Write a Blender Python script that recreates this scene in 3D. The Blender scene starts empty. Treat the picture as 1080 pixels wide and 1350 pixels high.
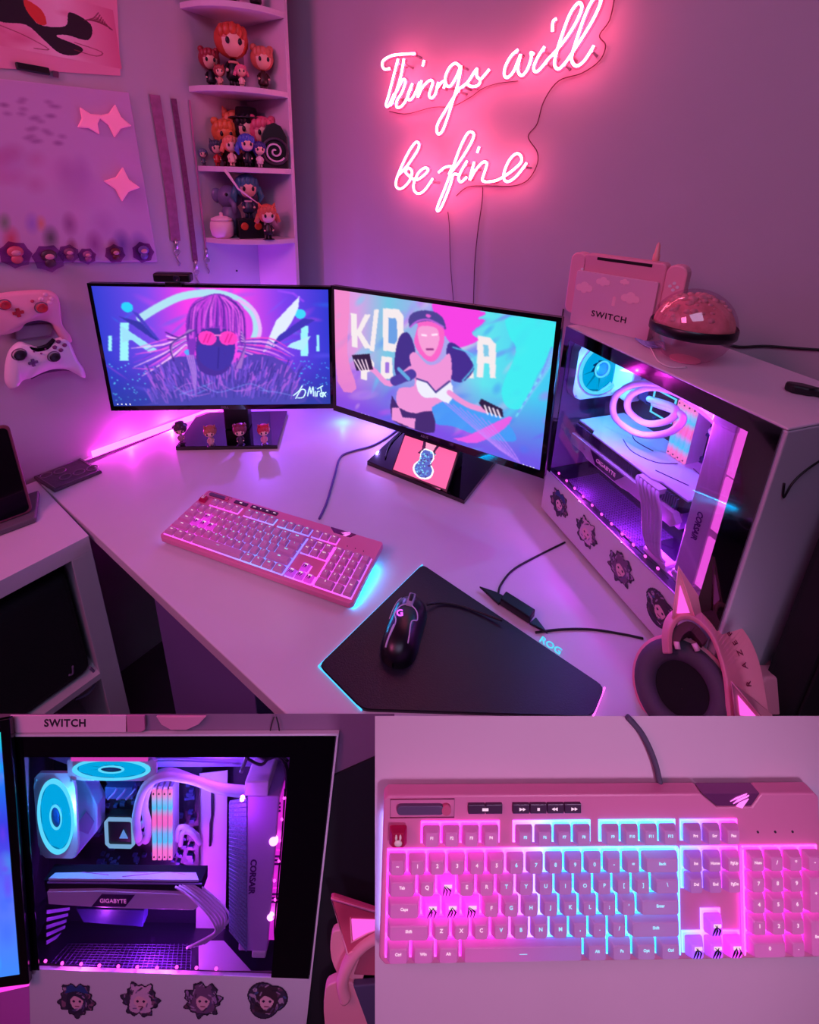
import bpy, math, random
import numpy as np
from mathutils import Vector, Matrix
random.seed(7); rng = np.random.RandomState(5)
SC = bpy.context.scene; COL = SC.collection

# ------------------------------------------------------------------ camera
T = 0.75                                   # desk top height
F = 609.; CX = 541.; CY = 443.
P_ = math.radians(18.45); R_ = math.radians(1.85)
fw = np.array([0, math.cos(P_), -math.sin(P_)])
_u = np.array([0, math.sin(P_), math.cos(P_)]); _r = np.array([1., 0, 0])
rt = math.cos(R_)*_r + math.sin(R_)*_u
up = -math.sin(R_)*_r + math.cos(R_)*_u
CAM = np.array([0, 0, T + .7205])
cd = bpy.data.cameras.new('camera'); cam = bpy.data.objects.new('camera', cd); COL.objects.link(cam)
cd.sensor_fit = 'VERTICAL'; cd.sensor_height = 24; cd.lens = F/1350*24
cd.shift_y = (CY-675)/1350; cd.shift_x = (540-CX)/1350
cd.clip_start = .02
cam.matrix_world = Matrix([[rt[i], up[i], -fw[i], CAM[i]] for i in range(3)] + [[0, 0, 0, 1]])
SC.camera = cam

# ------------------------------------------------------------------ colour
def lin(c):
    c = np.asarray(c, float)/255.
    return np.where(c <= .04045, c/12.92, ((c+.055)/1.055)**2.4)
def L4(c): return tuple(float(x) for x in lin(c)) + (1.,)

# ------------------------------------------------------------------ world and lights
w = bpy.data.worlds.new('world'); SC.world = w; w.use_nodes = True
w.node_tree.nodes['Background'].inputs[0].default_value = L4((120, 80, 150)); w.node_tree.nodes['Background'].inputs[1].default_value = .10
SC.view_settings.view_transform = 'Standard'; SC.view_settings.look = 'None'
SC.view_settings.exposure = 0; SC.view_settings.gamma = 1
def area(name, loc, target, size, power, color, sy=None):
    d = bpy.data.lights.new(name, 'AREA'); d.energy = power; d.color = color; d.size = size
    if sy: d.shape = 'RECTANGLE'; d.size_y = sy
    o = bpy.data.objects.new(name, d); COL.objects.link(o); o.location = loc
    o.rotation_euler = (Vector(target)-Vector(loc)).to_track_quat('-Z', 'Y').to_euler(); return o
def point(name, loc, power, color, r=.02):
    d = bpy.data.lights.new(name, 'POINT'); d.energy = power; d.color = color; d.shadow_soft_size = min(r, .003)
    o = bpy.data.objects.new(name, d); COL.objects.link(o); o.location = loc; return o
area('ambient_fill', (-.1, -.3, 2.38), (-.1, .5, .75), .9, 7.6, (.66, .56, 1.))  # added overhead fill for the dim violet ambience, no fixture
def spot(name, loc, target, power, color, ang, blend=.9, r=.12):
    d = bpy.data.lights.new(name, 'SPOT'); d.energy = power; d.color = color; d.spot_size = math.radians(ang); d.spot_blend = blend; d.shadow_soft_size = r
    o = bpy.data.objects.new(name, d); COL.objects.link(o); o.location = loc
    o.rotation_euler = (Vector(target)-Vector(loc)).to_track_quat('-Z', 'Y').to_euler(); return o
area('board_fill', (.9, -.9, 1.5), (.25, .25, .8), .5, 2., (.75, .6, 1.))  # added fill behind the camera, brightens the slanted keyboard board
spot('board_spot', (.55, -.75, 1.25), (.24, .28, .78), 40, (.88, .58, .98), 42)  # added spot aimed at the keyboard board, no fixture
spot('panel_spot_violet', (-.55, -.75, 1.0), (-.30, .38, .68), 9, (.62, .40, 1.), 44)  # added violet spot that brightens the lower left tower panel
area('left_wall_fill', (-1.2, -.2, 2.2), (-.9, 1.0, 1.2), .6, 14, (1., .15, .46))  # added pink fill, spreads the neon tint over the left wall

# ------------------------------------------------------------------ geometry helpers
A = np.array
def ray(x, y): return (x-CX)/F*rt - (y-CY)/F*up + fw
def onz(x, y, z): d = ray(x, y); return CAM + (z-CAM[2])/d[2]*d
def onpl(x, y, p0, n): d = ray(x, y); return CAM + ((p0-CAM)@n)/(d@n)*d
def atd(x, y, D): return CAM + D*ray(x, y)
def frame(o, x, y, z=None):
    x = np.asarray(x, float); y = np.asarray(y, float)
    z = np.cross(x, y) if z is None else z
    return Matrix([[x[i], y[i], z[i], o[i]] for i in range(3)] + [[0, 0, 0, 1]])
MATS = {}
def mat(name, col=(200, 200, 200), rough=.5, metal=0, emis=None, es=1., noise=0, nscale=30, bump=0, trans=0, coat=0, alpha=1, raw=None):
    if name in MATS: return MATS[name]
    m = bpy.data.materials.new(name); m.use_nodes = True; nt = m.node_tree; b = nt.nodes['Principled BSDF']
    b.inputs['Base Color'].default_value = L4(col); b.inputs['Roughness'].default_value = rough; b.inputs['Metallic'].default_value = metal
    if coat: b.inputs['Coat Weight'].default_value = coat
    if trans: b.inputs['Transmission Weight'].default_value = trans
    if alpha < 1: b.inputs['Alpha'].default_value = alpha
    if emis is not None:
        b.inputs['Emission Color'].default_value = tuple(emis)+(1,) if raw else L4(emis); b.inputs['Emission Strength'].default_value = es
    if noise or bump:
        tc = nt.nodes.new('ShaderNodeTexCoord'); n = nt.nodes.new('ShaderNodeTexNoise'); n.inputs['Scale'].default_value = nscale; n.inputs['Detail'].default_value = 5
        nt.links.new(tc.outputs['Object'], n.inputs['Vector'])
        if noise:
            mx = nt.nodes.new('ShaderNodeMix'); mx.data_type = 'RGBA'; mx.inputs[0].default_value = 0
            mx.inputs[6].default_value = L4(A(col)*(1-noise)); mx.inputs[7].default_value = L4(np.minimum(A(col)*(1+noise), 255))
            nt.links.new(n.outputs['Fac'], mx.inputs[0]); nt.links.new(mx.outputs[2], b.inputs['Base Color'])
        if bump:
            bp = nt.nodes.new('ShaderNodeBump'); bp.inputs['Strength'].default_value = bump; bp.inputs['Distance'].default_value = .002
            nt.links.new(n.outputs['Fac'], bp.inputs['Height']); nt.links.new(bp.outputs[0], b.inputs['Normal'])
    MATS[name] = m; return m
def emit_mat(name, rgb, s=1., bw=False):
    if name in MATS: return MATS[name]
    m = bpy.data.materials.new(name); m.use_nodes = True; nt = m.node_tree; nt.nodes.clear()
    e = nt.nodes.new('ShaderNodeEmission'); e.inputs[0].default_value = tuple(rgb)+(1,); e.inputs[1].default_value = s
    o = nt.nodes.new('ShaderNodeOutputMaterial'); nt.links.new(e.outputs[0], o.inputs[0]); MATS[name] = m; return m
def glass_mat(name, tint=(255, 255, 255), gloss=.08, rough=.02):
    if name in MATS: return MATS[name]
    m = bpy.data.materials.new(name); m.use_nodes = True; nt = m.node_tree; nt.nodes.clear()
    t = nt.nodes.new('ShaderNodeBsdfTransparent'); t.inputs[0].default_value = L4(tint)
    g = nt.nodes.new('ShaderNodeBsdfGlossy'); g.inputs['Roughness'].default_value = rough
    x = nt.nodes.new('ShaderNodeMixShader'); x.inputs[0].default_value = gloss
    o = nt.nodes.new('ShaderNodeOutputMaterial')
    nt.links.new(t.outputs[0], x.inputs[1]); nt.links.new(g.outputs[0], x.inputs[2]); nt.links.new(x.outputs[0], o.inputs[0]); MATS[name] = m; return m
def attr_mat(name, emissive, strength=1., rough=.6):
    if name in MATS: return MATS[name]
    m = bpy.data.materials.new(name); m.use_nodes = True; nt = m.node_tree; b = nt.nodes['Principled BSDF']; b.inputs['Roughness'].default_value = rough
    a = nt.nodes.new('ShaderNodeVertexColor'); a.layer_name = 'Col'
    if emissive:
        b.inputs['Base Color'].default_value = (0.005, .005, .005, 1); nt.links.new(a.outputs[0], b.inputs['Emission Color']); b.inputs['Emission Strength'].default_value = strength; b.inputs['Roughness'].default_value = .35
    else: nt.links.new(a.outputs[0], b.inputs['Base Color'])
    MATS[name] = m; return m
def ramp_mat(name, stops, axis=0, lo=0, hi=1, emis=1., base=(230, 200, 220), raw=True):
    """emissive colour that runs along one object axis (an addressable LED strip or light bar)"""
    if name in MATS: return MATS[name]
    m = bpy.data.materials.new(name); m.use_nodes = True; nt = m.node_tree; b = nt.nodes['Principled BSDF']
    b.inputs['Base Color'].default_value = L4(base)
    tc = nt.nodes.new('ShaderNodeTexCoord'); s = nt.nodes.new('ShaderNodeSeparateXYZ'); mr = nt.nodes.new('ShaderNodeMapRange'); cr = nt.nodes.new('ShaderNodeValToRGB')
    mr.inputs[1].default_value = lo; mr.inputs[2].default_value = hi
    nt.links.new(tc.outputs['Object'], s.inputs[0]); nt.links.new(s.outputs[axis], mr.inputs[0]); nt.links.new(mr.outputs[0], cr.inputs[0])
    el = cr.color_ramp.elements
    while len(el) < len(stops): el.new(.5)
    for e, (p, c) in zip(el, stops): e.position = p; e.color = L4(c)
    nt.links.new(cr.outputs[0], b.inputs['Emission Color']); b.inputs['Emission Strength'].default_value = emis
    MATS[name] = m; return m

class MB:
    def __init__(s): s.v = []; s.f = []; s.mi = []; s.sm = []
    def add(s, vs, fs, mi=0, smooth=False):
        n = len(s.v); s.v += [tuple(float(c) for c in p) for p in vs]; s.f += [tuple(i+n for i in f) for f in fs]; s.mi += [mi]*len(fs); s.sm += [smooth]*len(fs); return s
    def box(s, c, d, mi=0, M=None):
        x, y, z = [k/2 for k in d]
        vs = [(c[0]+a*x, c[1]+b*y, c[2]+e*z) for a in (-1, 1) for b in (-1, 1) for e in (-1, 1)]
        if M is not None: vs = [M @ Vector(v) for v in vs]
        return s.add(vs, [(0, 1, 3, 2), (4, 6, 7, 5), (0, 4, 5, 1), (2, 3, 7, 6), (0, 2, 6, 4), (1, 5, 7, 3)], mi)
    def bb(s, x0, x1, y0, y1, z0, z1, mi=0, M=None): return s.box(((x0+x1)/2, (y0+y1)/2, (z0+z1)/2), (abs(x1-x0), abs(y1-y0), abs(z1-z0)), mi, M)
    def prism(s, poly, z0, z1, mi=0, M=None, top=None):
        n = len(poly); tp = top or poly
        vs = [(p[0], p[1], z0) for p in poly] + [(p[0], p[1], z1) for p in tp]
        if M is not None: vs = [M @ Vector(v) for v in vs]
        a = sum(poly[i][0]*poly[(i+1) % n][1]-poly[(i+1) % n][0]*poly[i][1] for i in range(n))
        fs = [tuple(range(n))[::-1], tuple(range(n, 2*n))] + [(i, (i+1) % n, n+(i+1) % n, n+i) for i in range(n)]
        if a < 0: fs = [f[::-1] for f in fs]
        return s.add(vs, fs, mi)
    def lathe(s, prof, n=24, mi=0, M=None, smooth=True, cap=True):
        vs = []; fs = []; k = len(prof)
        for r, z in prof:
            for i in range(n): a = 2*math.pi*i/n; vs.append((r*math.cos(a), r*math.sin(a), z))
        for j in range(k-1):
            for i in range(n): fs.append((j*n+i, j*n+(i+1) % n, (j+1)*n+(i+1) % n, (j+1)*n+i))
        if M is not None: vs = [M @ Vector(v) for v in vs]
        s.add(vs, fs, mi, smooth)
        if cap:
            b = len(s.v)-k*n
            for ring, fl in ((0, True), (k-1, False)):
                if prof[ring][0] > 1e-5:
                    f = tuple(b+ring*n+i for i in range(n)); s.f.append(f[::-1] if fl else f); s.mi.append(mi); s.sm.append(False)
        return s
    def cyl(s, p0, p1, r, n=16, mi=0, r1=None):
        p0 = Vector(p0); p1 = Vector(p1); d = p1-p0; q = d.to_track_quat('Z', 'Y').to_matrix().to_4x4(); M = Matrix.Translation(p0) @ q
        return s.lathe([(r, 0), (r if r1 is None else r1, d.length)], n, mi, M)
    def ball(s, c, r, n=16, m=10, mi=0, M=None, z0=-1, z1=1):
        r = (r, r, r) if isinstance(r, (int, float)) else r
        prof = []
        for j in range(m+1):
            t = math.asin(max(-1, z0))+(math.asin(min(1, z1))-math.asin(max(-1, z0)))*j/m; prof.append((max(math.cos(t), 1e-4), math.sin(t)))
        Q = Matrix.Translation(c) @ Matrix.Diagonal((r[0], r[1], r[2], 1)); Q = (M @ Q) if M is not None else Q
        return s.lathe(prof, n, mi, Q, True, cap=(z0 > -1 or z1 < 1))
    def tube(s, pts, r, n=8, mi=0, closed=False, flat=None):
        pts = [Vector(p) for p in pts]; k = len(pts); vs = []; fs = []; prev = None
        for i, p in enumerate(pts):
            t = (pts[(i+1) % k]-pts[i-1]) if closed else (pts[min(i+1, k-1)]-pts[max(i-1, 0)])
            if t.length < 1e-9: t = Vector((0, 0, 1))
            t.normalize()
            if prev is None: a = Vector((0, 0, 1)) if abs(t.z) < .9 else Vector((1, 0, 0)); prev = t.cross(a).normalized()
            u = (prev-t*prev.dot(t)).normalized(); v = t.cross(u); prev = u; rr = r[i] if hasattr(r, '__len__') else r
            for j in range(n): an = 2*math.pi*j/n; vs.append(p+u*math.cos(an)*rr+v*math.sin(an)*rr)
        for i in range(k if closed else k-1):
            for j in range(n): fs.append((i*n+j, i*n+(j+1) % n, ((i+1) % k)*n+(j+1) % n, ((i+1) % k)*n+j))
        if not closed: fs += [tuple(range(n))[::-1], tuple(range((k-1)*n, k*n))]
        return s.add(vs, fs, mi, True)
    def torus(s, c, R, r, M=None, n=32, m=8, mi=0, sy=1):
        Q = Matrix.Translation(c) if M is None else M @ Matrix.Translation(c)
        return s.tube([Q @ Vector((R*math.cos(2*math.pi*i/n), sy*R*math.sin(2*math.pi*i/n), 0)) for i in range(n)], r, m, mi, True)
    def build(s, name, mats, parent=None, bevel=0, M=None, seg=2, subs=0, mesh_only=False):
        me = bpy.data.meshes.new(name); me.from_pydata(s.v, [], s.f)
        for m in (mats if isinstance(mats, (list, tuple)) else [mats]): me.materials.append(m)
        me.polygons.foreach_set('material_index', s.mi); me.polygons.foreach_set('use_smooth', s.sm); me.update()
        o = bpy.data.objects.new(name, me); COL.objects.link(o)
        if M is not None: o.matrix_world = M
        if parent is not None: o.parent = parent
        if bevel:
            b = o.modifiers.new('bevel', 'BEVEL'); b.width = bevel; b.segments = seg; b.limit_method = 'ANGLE'; b.angle_limit = math.radians(40)
        if subs: q = o.modifiers.new('subsurf', 'SUBSURF'); q.levels = subs; q.render_levels = subs
        return o
def thing(name, label, cat, M=None, group=None):
    o = bpy.data.objects.new(name, None); COL.objects.link(o); o.empty_display_size = .05
    if M is not None: o.matrix_world = M
    o['label'] = label; o['category'] = cat
    if group: o['group'] = group
    return o
def tag(o, label, cat, group=None):
    o['label'] = label; o['category'] = cat
    if group: o['group'] = group
    return o
def struct(o): o['kind'] = 'structure'; return o
def stuff(o): o['kind'] = 'stuff'; return o
def dup(root, M, label, group=None):
    r = root.copy(); COL.objects.link(r); r.matrix_world = M; r['label'] = label
    if group: r['group'] = group
    for ch in list(root.children):
        c = ch.copy(); COL.objects.link(c); c.parent = r
        for g in list(ch.children): d = g.copy(); COL.objects.link(d); d.parent = c
    return r
def smooth(pts, k=6, closed=False):
    pts = [np.asarray(p, float) for p in pts]; n = len(pts); out = []
    for i in range(n if closed else n-1):
        if closed: a, b, c, d = pts[i-1], pts[i], pts[(i+1) % n], pts[(i+2) % n]
        else: a, b, c, d = pts[max(i-1, 0)], pts[i], pts[i+1], pts[min(i+2, n-1)]
        for j in range(k):
            t = j/k; out.append(.5*((2*b)+(-a+c)*t+(2*a-5*b+4*c-d)*t*t+(-a+3*b-3*c+d)*t**3))
    if not closed: out.append(pts[-1])
    return out
_txt = {}
def text_mesh(body, size, ext=.0003, align='CENTER', shear=0, sp=1., bold=0):
    key = (body, size, ext, align, shear, sp, bold)
    if key in _txt: return _txt[key]
    c = bpy.data.curves.new('lettering', 'FONT'); c.body = body; c.size = size; c.extrude = ext; c.align_x = align; c.align_y = 'CENTER'; c.shear = shear; c.space_character = sp; c.offset = bold; c.resolution_u = 3
    o = bpy.data.objects.new('lettering', c); COL.objects.link(o); bpy.context.view_layer.update()
    me = bpy.data.meshes.new_from_object(o); COL.objects.unlink(o); bpy.data.objects.remove(o); _txt[key] = me; return me
def text(body, size, m, parent, M, name='lettering', **k):
    me = text_mesh(body, size, **k)
    if me.materials and me.materials[0] != m: me = me.copy(); me.materials.clear()
    if not me.materials: me.materials.append(m)
    o = bpy.data.objects.new(name, me); COL.objects.link(o)
    if parent is not None: o.parent = parent
    o.matrix_local = M; return o
def TR(x, y, z): return Matrix.Translation((x, y, z))
def RX(a): return Matrix.Rotation(math.radians(a), 4, 'X')
def RY(a): return Matrix.Rotation(math.radians(a), 4, 'Y')
def RZ(a): return Matrix.Rotation(math.radians(a), 4, 'Z')

# ------------------------------------------------------------------ painter for flat prints and screens
def homog(src, dst):
    Q = []; b = []
    for (x, y), (u, v) in zip(src, dst):
        Q += [[x, y, 1, 0, 0, 0, -u*x, -u*y], [0, 0, 0, x, y, 1, -v*x, -v*y]]; b += [u, v]
    return np.append(np.linalg.solve(A(Q, float), A(b, float)), 1).reshape(3, 3)
class Canvas:
    def __init__(s, nx, ny, src=None, bg=(0, 0, 0)):
        s.nx = nx; s.ny = ny; s.a = np.zeros((ny, nx, 4)); s.a[..., :3] = bg; s.a[..., 3] = 1
        s.H = homog(src, [(0, 0), (nx, 0), (nx, ny), (0, ny)]) if src else None
        s.X, s.Y = np.meshgrid(np.arange(nx)+.5, np.arange(ny)+.5)
    def t(s, pts):
        p = np.asarray(pts, float)
        if s.H is None: return p
        q = np.c_[p, np.ones(len(p))] @ s.H.T; return q[:, :2]/q[:, 2:]
    def put(s, m, c, al=1.): s.a[..., :3] = s.a[..., :3]*(1-(m*al)[..., None])+A(c, float)*(m*al)[..., None]
    def poly(s, pts, c, al=1., sm=0):
        p = s.t(smooth(pts, sm, True) if sm else pts); m = np.zeros((s.ny, s.nx), bool); n = len(p)
        for i in range(n):
            x0, y0 = p[i]; x1, y1 = p[(i+1) % n]
            if y0 == y1: continue
            k = ((y0 > s.Y) != (y1 > s.Y)) & (s.X < (x1-x0)*(s.Y-y0)/(y1-y0)+x0); m ^= k
        s.put(m.astype(float), c, al); return m
    def line(s, pts, wd, c, al=1., sm=0, taper=False):
        p = s.t(smooth(pts, sm) if sm else pts); n = len(p)-1
        for i in range(n):
            a, b = p[i], p[i+1]; w = wd*(1-(i/n) if taper else 1)/2+.25
            lo = np.floor(np.minimum(a, b)-w-1).astype(int); hi = np.ceil(np.maximum(a, b)+w+1).astype(int)
            x0, y0 = max(lo[0], 0), max(lo[1], 0); x1, y1 = min(hi[0], s.nx), min(hi[1], s.ny)
            if x1 <= x0 or y1 <= y0: continue
            X = s.X[y0:y1, x0:x1]; Y = s.Y[y0:y1, x0:x1]; d = b-a; L = d@d+1e-9
            t = np.clip(((X-a[0])*d[0]+(Y-a[1])*d[1])/L, 0, 1); r = np.hypot(X-a[0]-t*d[0], Y-a[1]-t*d[1])
            m = np.clip(w-r+.5, 0, 1)*al; g = s.a[y0:y1, x0:x1, :3]; g[:] = g*(1-m[..., None])+A(c, float)*m[..., None]
    def blob(s, c, rx, ry, col, al=1., soft=0, rot=0):
        p = s.t([c])[0]; X = s.X-p[0]; Y = s.Y-p[1]; a = math.radians(rot); u = X*math.cos(a)+Y*math.sin(a); v = -X*math.sin(a)+Y*math.cos(a)
        r = np.hypot(u/rx, v/ry); m = np.clip((1-r)/max(soft, 1e-3), 0, 1) if soft else (r < 1).astype(float); s.put(m, col, al)
    def grad(s, stops, ax=0):
        t = (s.X/s.nx if ax == 0 else s.Y/s.ny); xs = [k[0] for k in stops]
        for i in range(3): s.a[..., i] = np.interp(t, xs, [k[1][i] for k in stops])
    def blur(s, n=1):
        for _ in range(n):
            p = np.pad(s.a[..., :3], ((1, 1), (1, 1), (0, 0)), mode='edge'); s.a[..., :3] = (p[1:-1, 1:-1]*4+(p[:-2, 1:-1]+p[2:, 1:-1]+p[1:-1, :-2]+p[1:-1, 2:])*2+p[:-2, :-2]+p[2:, 2:]+p[:-2, 2:]+p[2:, :-2])/16
    def mesh(s, name, W, Hh, m, parent, M, curve=None, z=0):
        nx, ny = s.nx, s.ny; xs = (np.arange(nx+1)/nx-.5)*W; ys = (.5-np.arange(ny+1)/ny)*Hh
        X, Y = np.meshgrid(xs, ys); v = np.stack([X, Y, X*0+z], -1).reshape(-1, 3)
        j, i = np.meshgrid(np.arange(ny), np.arange(nx), indexing='ij'); keep = (s.a[..., 3] > .5).ravel()
        q = np.stack([j*(nx+1)+i, (j+1)*(nx+1)+i, (j+1)*(nx+1)+i+1, j*(nx+1)+i+1], -1).reshape(-1, 4)[keep]
        me = bpy.data.meshes.new(name); k = len(q)
        used, inv = np.unique(q, return_inverse=True); v = v[used]; q = inv.reshape(-1, 4)
        me.vertices.add(len(v)); me.vertices.foreach_set('co', v.ravel()); me.loops.add(k*4); me.loops.foreach_set('vertex_index', q.ravel().astype(np.int32))
        me.polygons.add(k); me.polygons.foreach_set('loop_start', np.arange(k, dtype=np.int32)*4); me.update(calc_edges=True)
        ca = me.color_attributes.new('Col', 'FLOAT_COLOR', 'CORNER'); c = s.a.reshape(-1, 4)[keep].copy(); c[:, :3] = lin(np.clip(c[:, :3], 0, 255)); c[:, 3] = 1
        ca.data.foreach_set('color', np.repeat(c, 4, 0).ravel().astype(np.float32)); me.materials.append(m)
        o = bpy.data.objects.new(name, me); COL.objects.link(o)
        if parent is not None: o.parent = parent
        o.matrix_local = M; return o

# ------------------------------------------------------------------ shared materials
white = mat('white_plastic', (225, 215, 222), .45)
pcwhite = mat('white_painted_metal', (205, 190, 205), .45, bump=.05, nscale=400)
black = mat('black_plastic', (14, 12, 18), .35)
blackg = mat('black_gloss', (6, 5, 9), .08, coat=.5)
darkrub = mat('dark_rubber', (24, 20, 28), .6)
pink = mat('pink_plastic', (232, 130, 165), .45)
pinkd = mat('deep_pink_plastic', (205, 85, 125), .5)
wallm = mat('wall_paint', (186, 174, 184), .85, noise=.03, nscale=6, bump=.12)
deskm = mat('desk_laminate', (206, 198, 208), .42, noise=.025, nscale=9, bump=.03)
silver = mat('silver_metal', (190, 185, 195), .3, metal=.8)

# ------------------------------------------------------------------ room
dl = A([.579, .815, 0]); nl = A([.815, -.579, 0]); dbk = A([.829, -.559, 0]); nb = A([-.559, -.829, 0])
L1 = A([-.835, 1.065, T]); CORN = A([-.439, 1.6225, 0]); Z = A([0, 0, 1.])
def onL(x, y, off=0): return onpl(x, y, L1+nl*off, nl)
def onB(x, y, off=0): return onpl(x, y, CORN+nb*off, nb)
WL = frame(CORN, dl, Z); WB = frame(CORN, dbk, Z)          # local x along wall, y up, z into the room
def inL(x, y, off=0): p = onL(x, y, off)-CORN; return (p@dl, p[2], off)
def inB(x, y, off=0): p = onB(x, y, off)-CORN; return (p@dbk, p[2], off)
def P2(p): return (float(p[0]), float(p[1]))
c0 = CORN; cL = CORN-dl*2.6; cR = CORN+dbk*2.2; cO = cL+dbk*2.2
struct(MB().prism([P2(c0), P2(cL), P2(cL-nl*.08), P2(c0-nl*.08-nb*.08)], 0, 2.5).build('wall_left', wallm))
struct(MB().prism([P2(c0), P2(cR), P2(cR-nb*.08), P2(c0-nb*.08-nl*.08)], 0, 2.5).build('wall_back', wallm))
struct(MB().prism([P2(c0), P2(cR), P2(cO), P2(cL)], -.05, 0).build('floor', mat('floor_laminate', (60, 45, 55), .5, noise=.2, nscale=5)))
struct(MB().prism([P2(c0), P2(cR), P2(cO), P2(cL)], 2.5, 2.55).build('ceiling', mat('ceiling_paint', (120, 105, 120), .9)))
struct(MB().prism([P2(cR), P2(cO), P2(cO+dbk*.08), P2(cR+dbk*.08)], 0, 2.5).build('wall_right', mat('wall_shade_paint', (90, 76, 92), .9)))
struct(MB().prism([P2(cL), P2(cO), P2(cO-dl*.08), P2(cL-dl*.08)], 0, 2.5).build('wall_front', mat('wall_shade_paint')))

# ------------------------------------------------------------------ desk
fe = lambda s: A([-.426, .63, T])+dbk*s                      # along the front edge
dw0 = onL(40, 640); e0 = fe(-.548)
deskpoly = [P2(e0), P2(fe(.325)), (-.105, .452), (.536, .450), (.5207, .4969), (.5207-.0019, .5055), (.73, .58), (.83, .75), P2(CORN+nb*.006+nl*.006)]
dk = thing('desk', 'large white corner desk that carries both monitors and the tower', 'desk')
MB().prism(deskpoly, T-.025, T).build('desktop', deskm, dk, bevel=.0015)
cab = mat('violet_shaded_board', (120, 105, 165), .6)  # white board, purple light under the desk is put into its colour
q0 = onpl(205, 800, fe(0)-A([0, 0, .0])-nb*.05, nb)
q0 = q0 - Z*q0[2]
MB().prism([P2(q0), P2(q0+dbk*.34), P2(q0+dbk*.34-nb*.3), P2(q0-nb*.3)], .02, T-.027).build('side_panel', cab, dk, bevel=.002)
MB().prism([P2(CORN+dbk*1.20-dl*.16), P2(CORN+dbk*1.24-dl*.16), P2(CORN+dbk*1.24-dl*.12), P2(CORN+dbk*1.20-dl*.12)], 0, T-.025).build('leg', deskm, dk)
# ------------------------------------------------------------------ left shelving unit
un = thing('shelving_unit', 'white open cube shelving unit left of the desk', 'shelf unit')
u0 = onz(117, 706, T); ua = -dl; ub = -dbk                    # front right corner, runs to the left and to the wall
ub = -nl
dep = .300; wid = .80
def upoly(a0, a1, b0, b1): return [P2(u0+ua*a+ub*b) for a, b in ((a0, b0), (a1, b0), (a1, b1), (a0, b1))]
MB().prism(upoly(0, wid, 0, dep), T-.038, T).build('top_board', deskm, un, bevel=.001)
MB().prism(upoly(0, .038, 0, dep), 0, T-.038).build('side_board', deskm, un, bevel=.001)
MB().prism(upoly(wid-.038, wid, 0, dep), 0, T-.038).build('side_board', deskm, un, bevel=.001)
MB().prism(upoly(.038, wid-.038, 0, dep), .02, .05).build('bottom_board', deskm, un)
MB().prism(upoly(.038, wid-.038, 0, dep), .375, .391).build('shelf_board', deskm, un)
MB().prism(upoly(.038, wid-.038, dep-.01, dep), .02, T-.038).build('back_board', mat('black_board', (18, 12, 24), .8), un)
MB().prism(upoly(.40, .416, 0, dep), .391, T-.038).build('divider', deskm, un)
# dark bag with a pale print inside
bg = thing('storage_bag', 'black fabric bag with pale curved print inside the white unit', 'bag')
MB().prism(upoly(.045, .36, .018, dep-.03), .392, .67).build('bag_body', mat('black_fabric', (16, 12, 24), .95, bump=.6, nscale=300), bg, bevel=.02, seg=3)
BM = frame(u0+ua*.04+ub*.0165, -ua*-1, Z)
palep = mat('pale_print', (120, 105, 140), .9)
def bagp(x, y): q = onpl(x, y, u0+ub*.0155, nl); return q
MB().tube([bagp(x, y) for x, y in smooth([(118, 880), (125, 888), (124, 903), (115, 915), (100, 922)], 5)], .003, 6).build('print', palep, bg)
MB().tube([bagp(x, y) for x, y in smooth([(96, 878), (96, 888), (91, 890)], 4)], .002, 6).build('print', palep, bg)
# tablet on the unit
p0 = onz(44, 674, T+.016); p1 = onz(0, 690, T+.016); dx = p0-p1; dx /= np.linalg.norm(dx)
sup = onpl(0, 583, p0, np.cross(dx, Z)*1.0) if False else None
nn = np.cross(dx, Z); sv = Z*.95+A([nn[0], nn[1], 0])*-.0
TM = frame(p0, dx, Z*.97+np.cross(Z, dx)*.24)
tb = thing('tablet', 'black tablet leaning upright on a grey base, on the white unit', 'tablet', TM)
def rr(w_, h_, r, n=5):
    out = []
    for cx, cy, a0 in ((w_-r, h_-r, 0), (r, h_-r, 90), (r, r, 180), (w_-r, r, 270)):
        for i in range(n+1): a = math.radians(a0+90*i/n); out.append((cx+r*math.cos(a), cy+r*math.sin(a)))
    return out
def off(poly, dx_, dy_): return [(x+dx_, y+dy_) for x, y in poly]
MB().prism(off(rr(.3, .2, .012), -.3, 0), -.012, 0).build('case', mat('rose_case', (110, 50, 70), .5), tb, bevel=.002)
MB().prism(off(rr(.29, .19, .01), -.295, .005), 0, .001).build('screen', blackg, tb)
bs = MB().prism([P2(p0+dx*.006+A([0.012, -.02, 0])), P2(p1-dx*.1+A([0.012, -.02, 0])), P2(p1-dx*.1+A([-.07, .06, 0])), P2(p0+dx*.006+A([-.05, .07, 0]))], T+.0005, T+.014).build('tablet_stand', mat('grey_plastic', (95, 88, 96), .6), bevel=.003)
tag(bs, 'flat grey base under the black tablet', 'stand')
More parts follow.
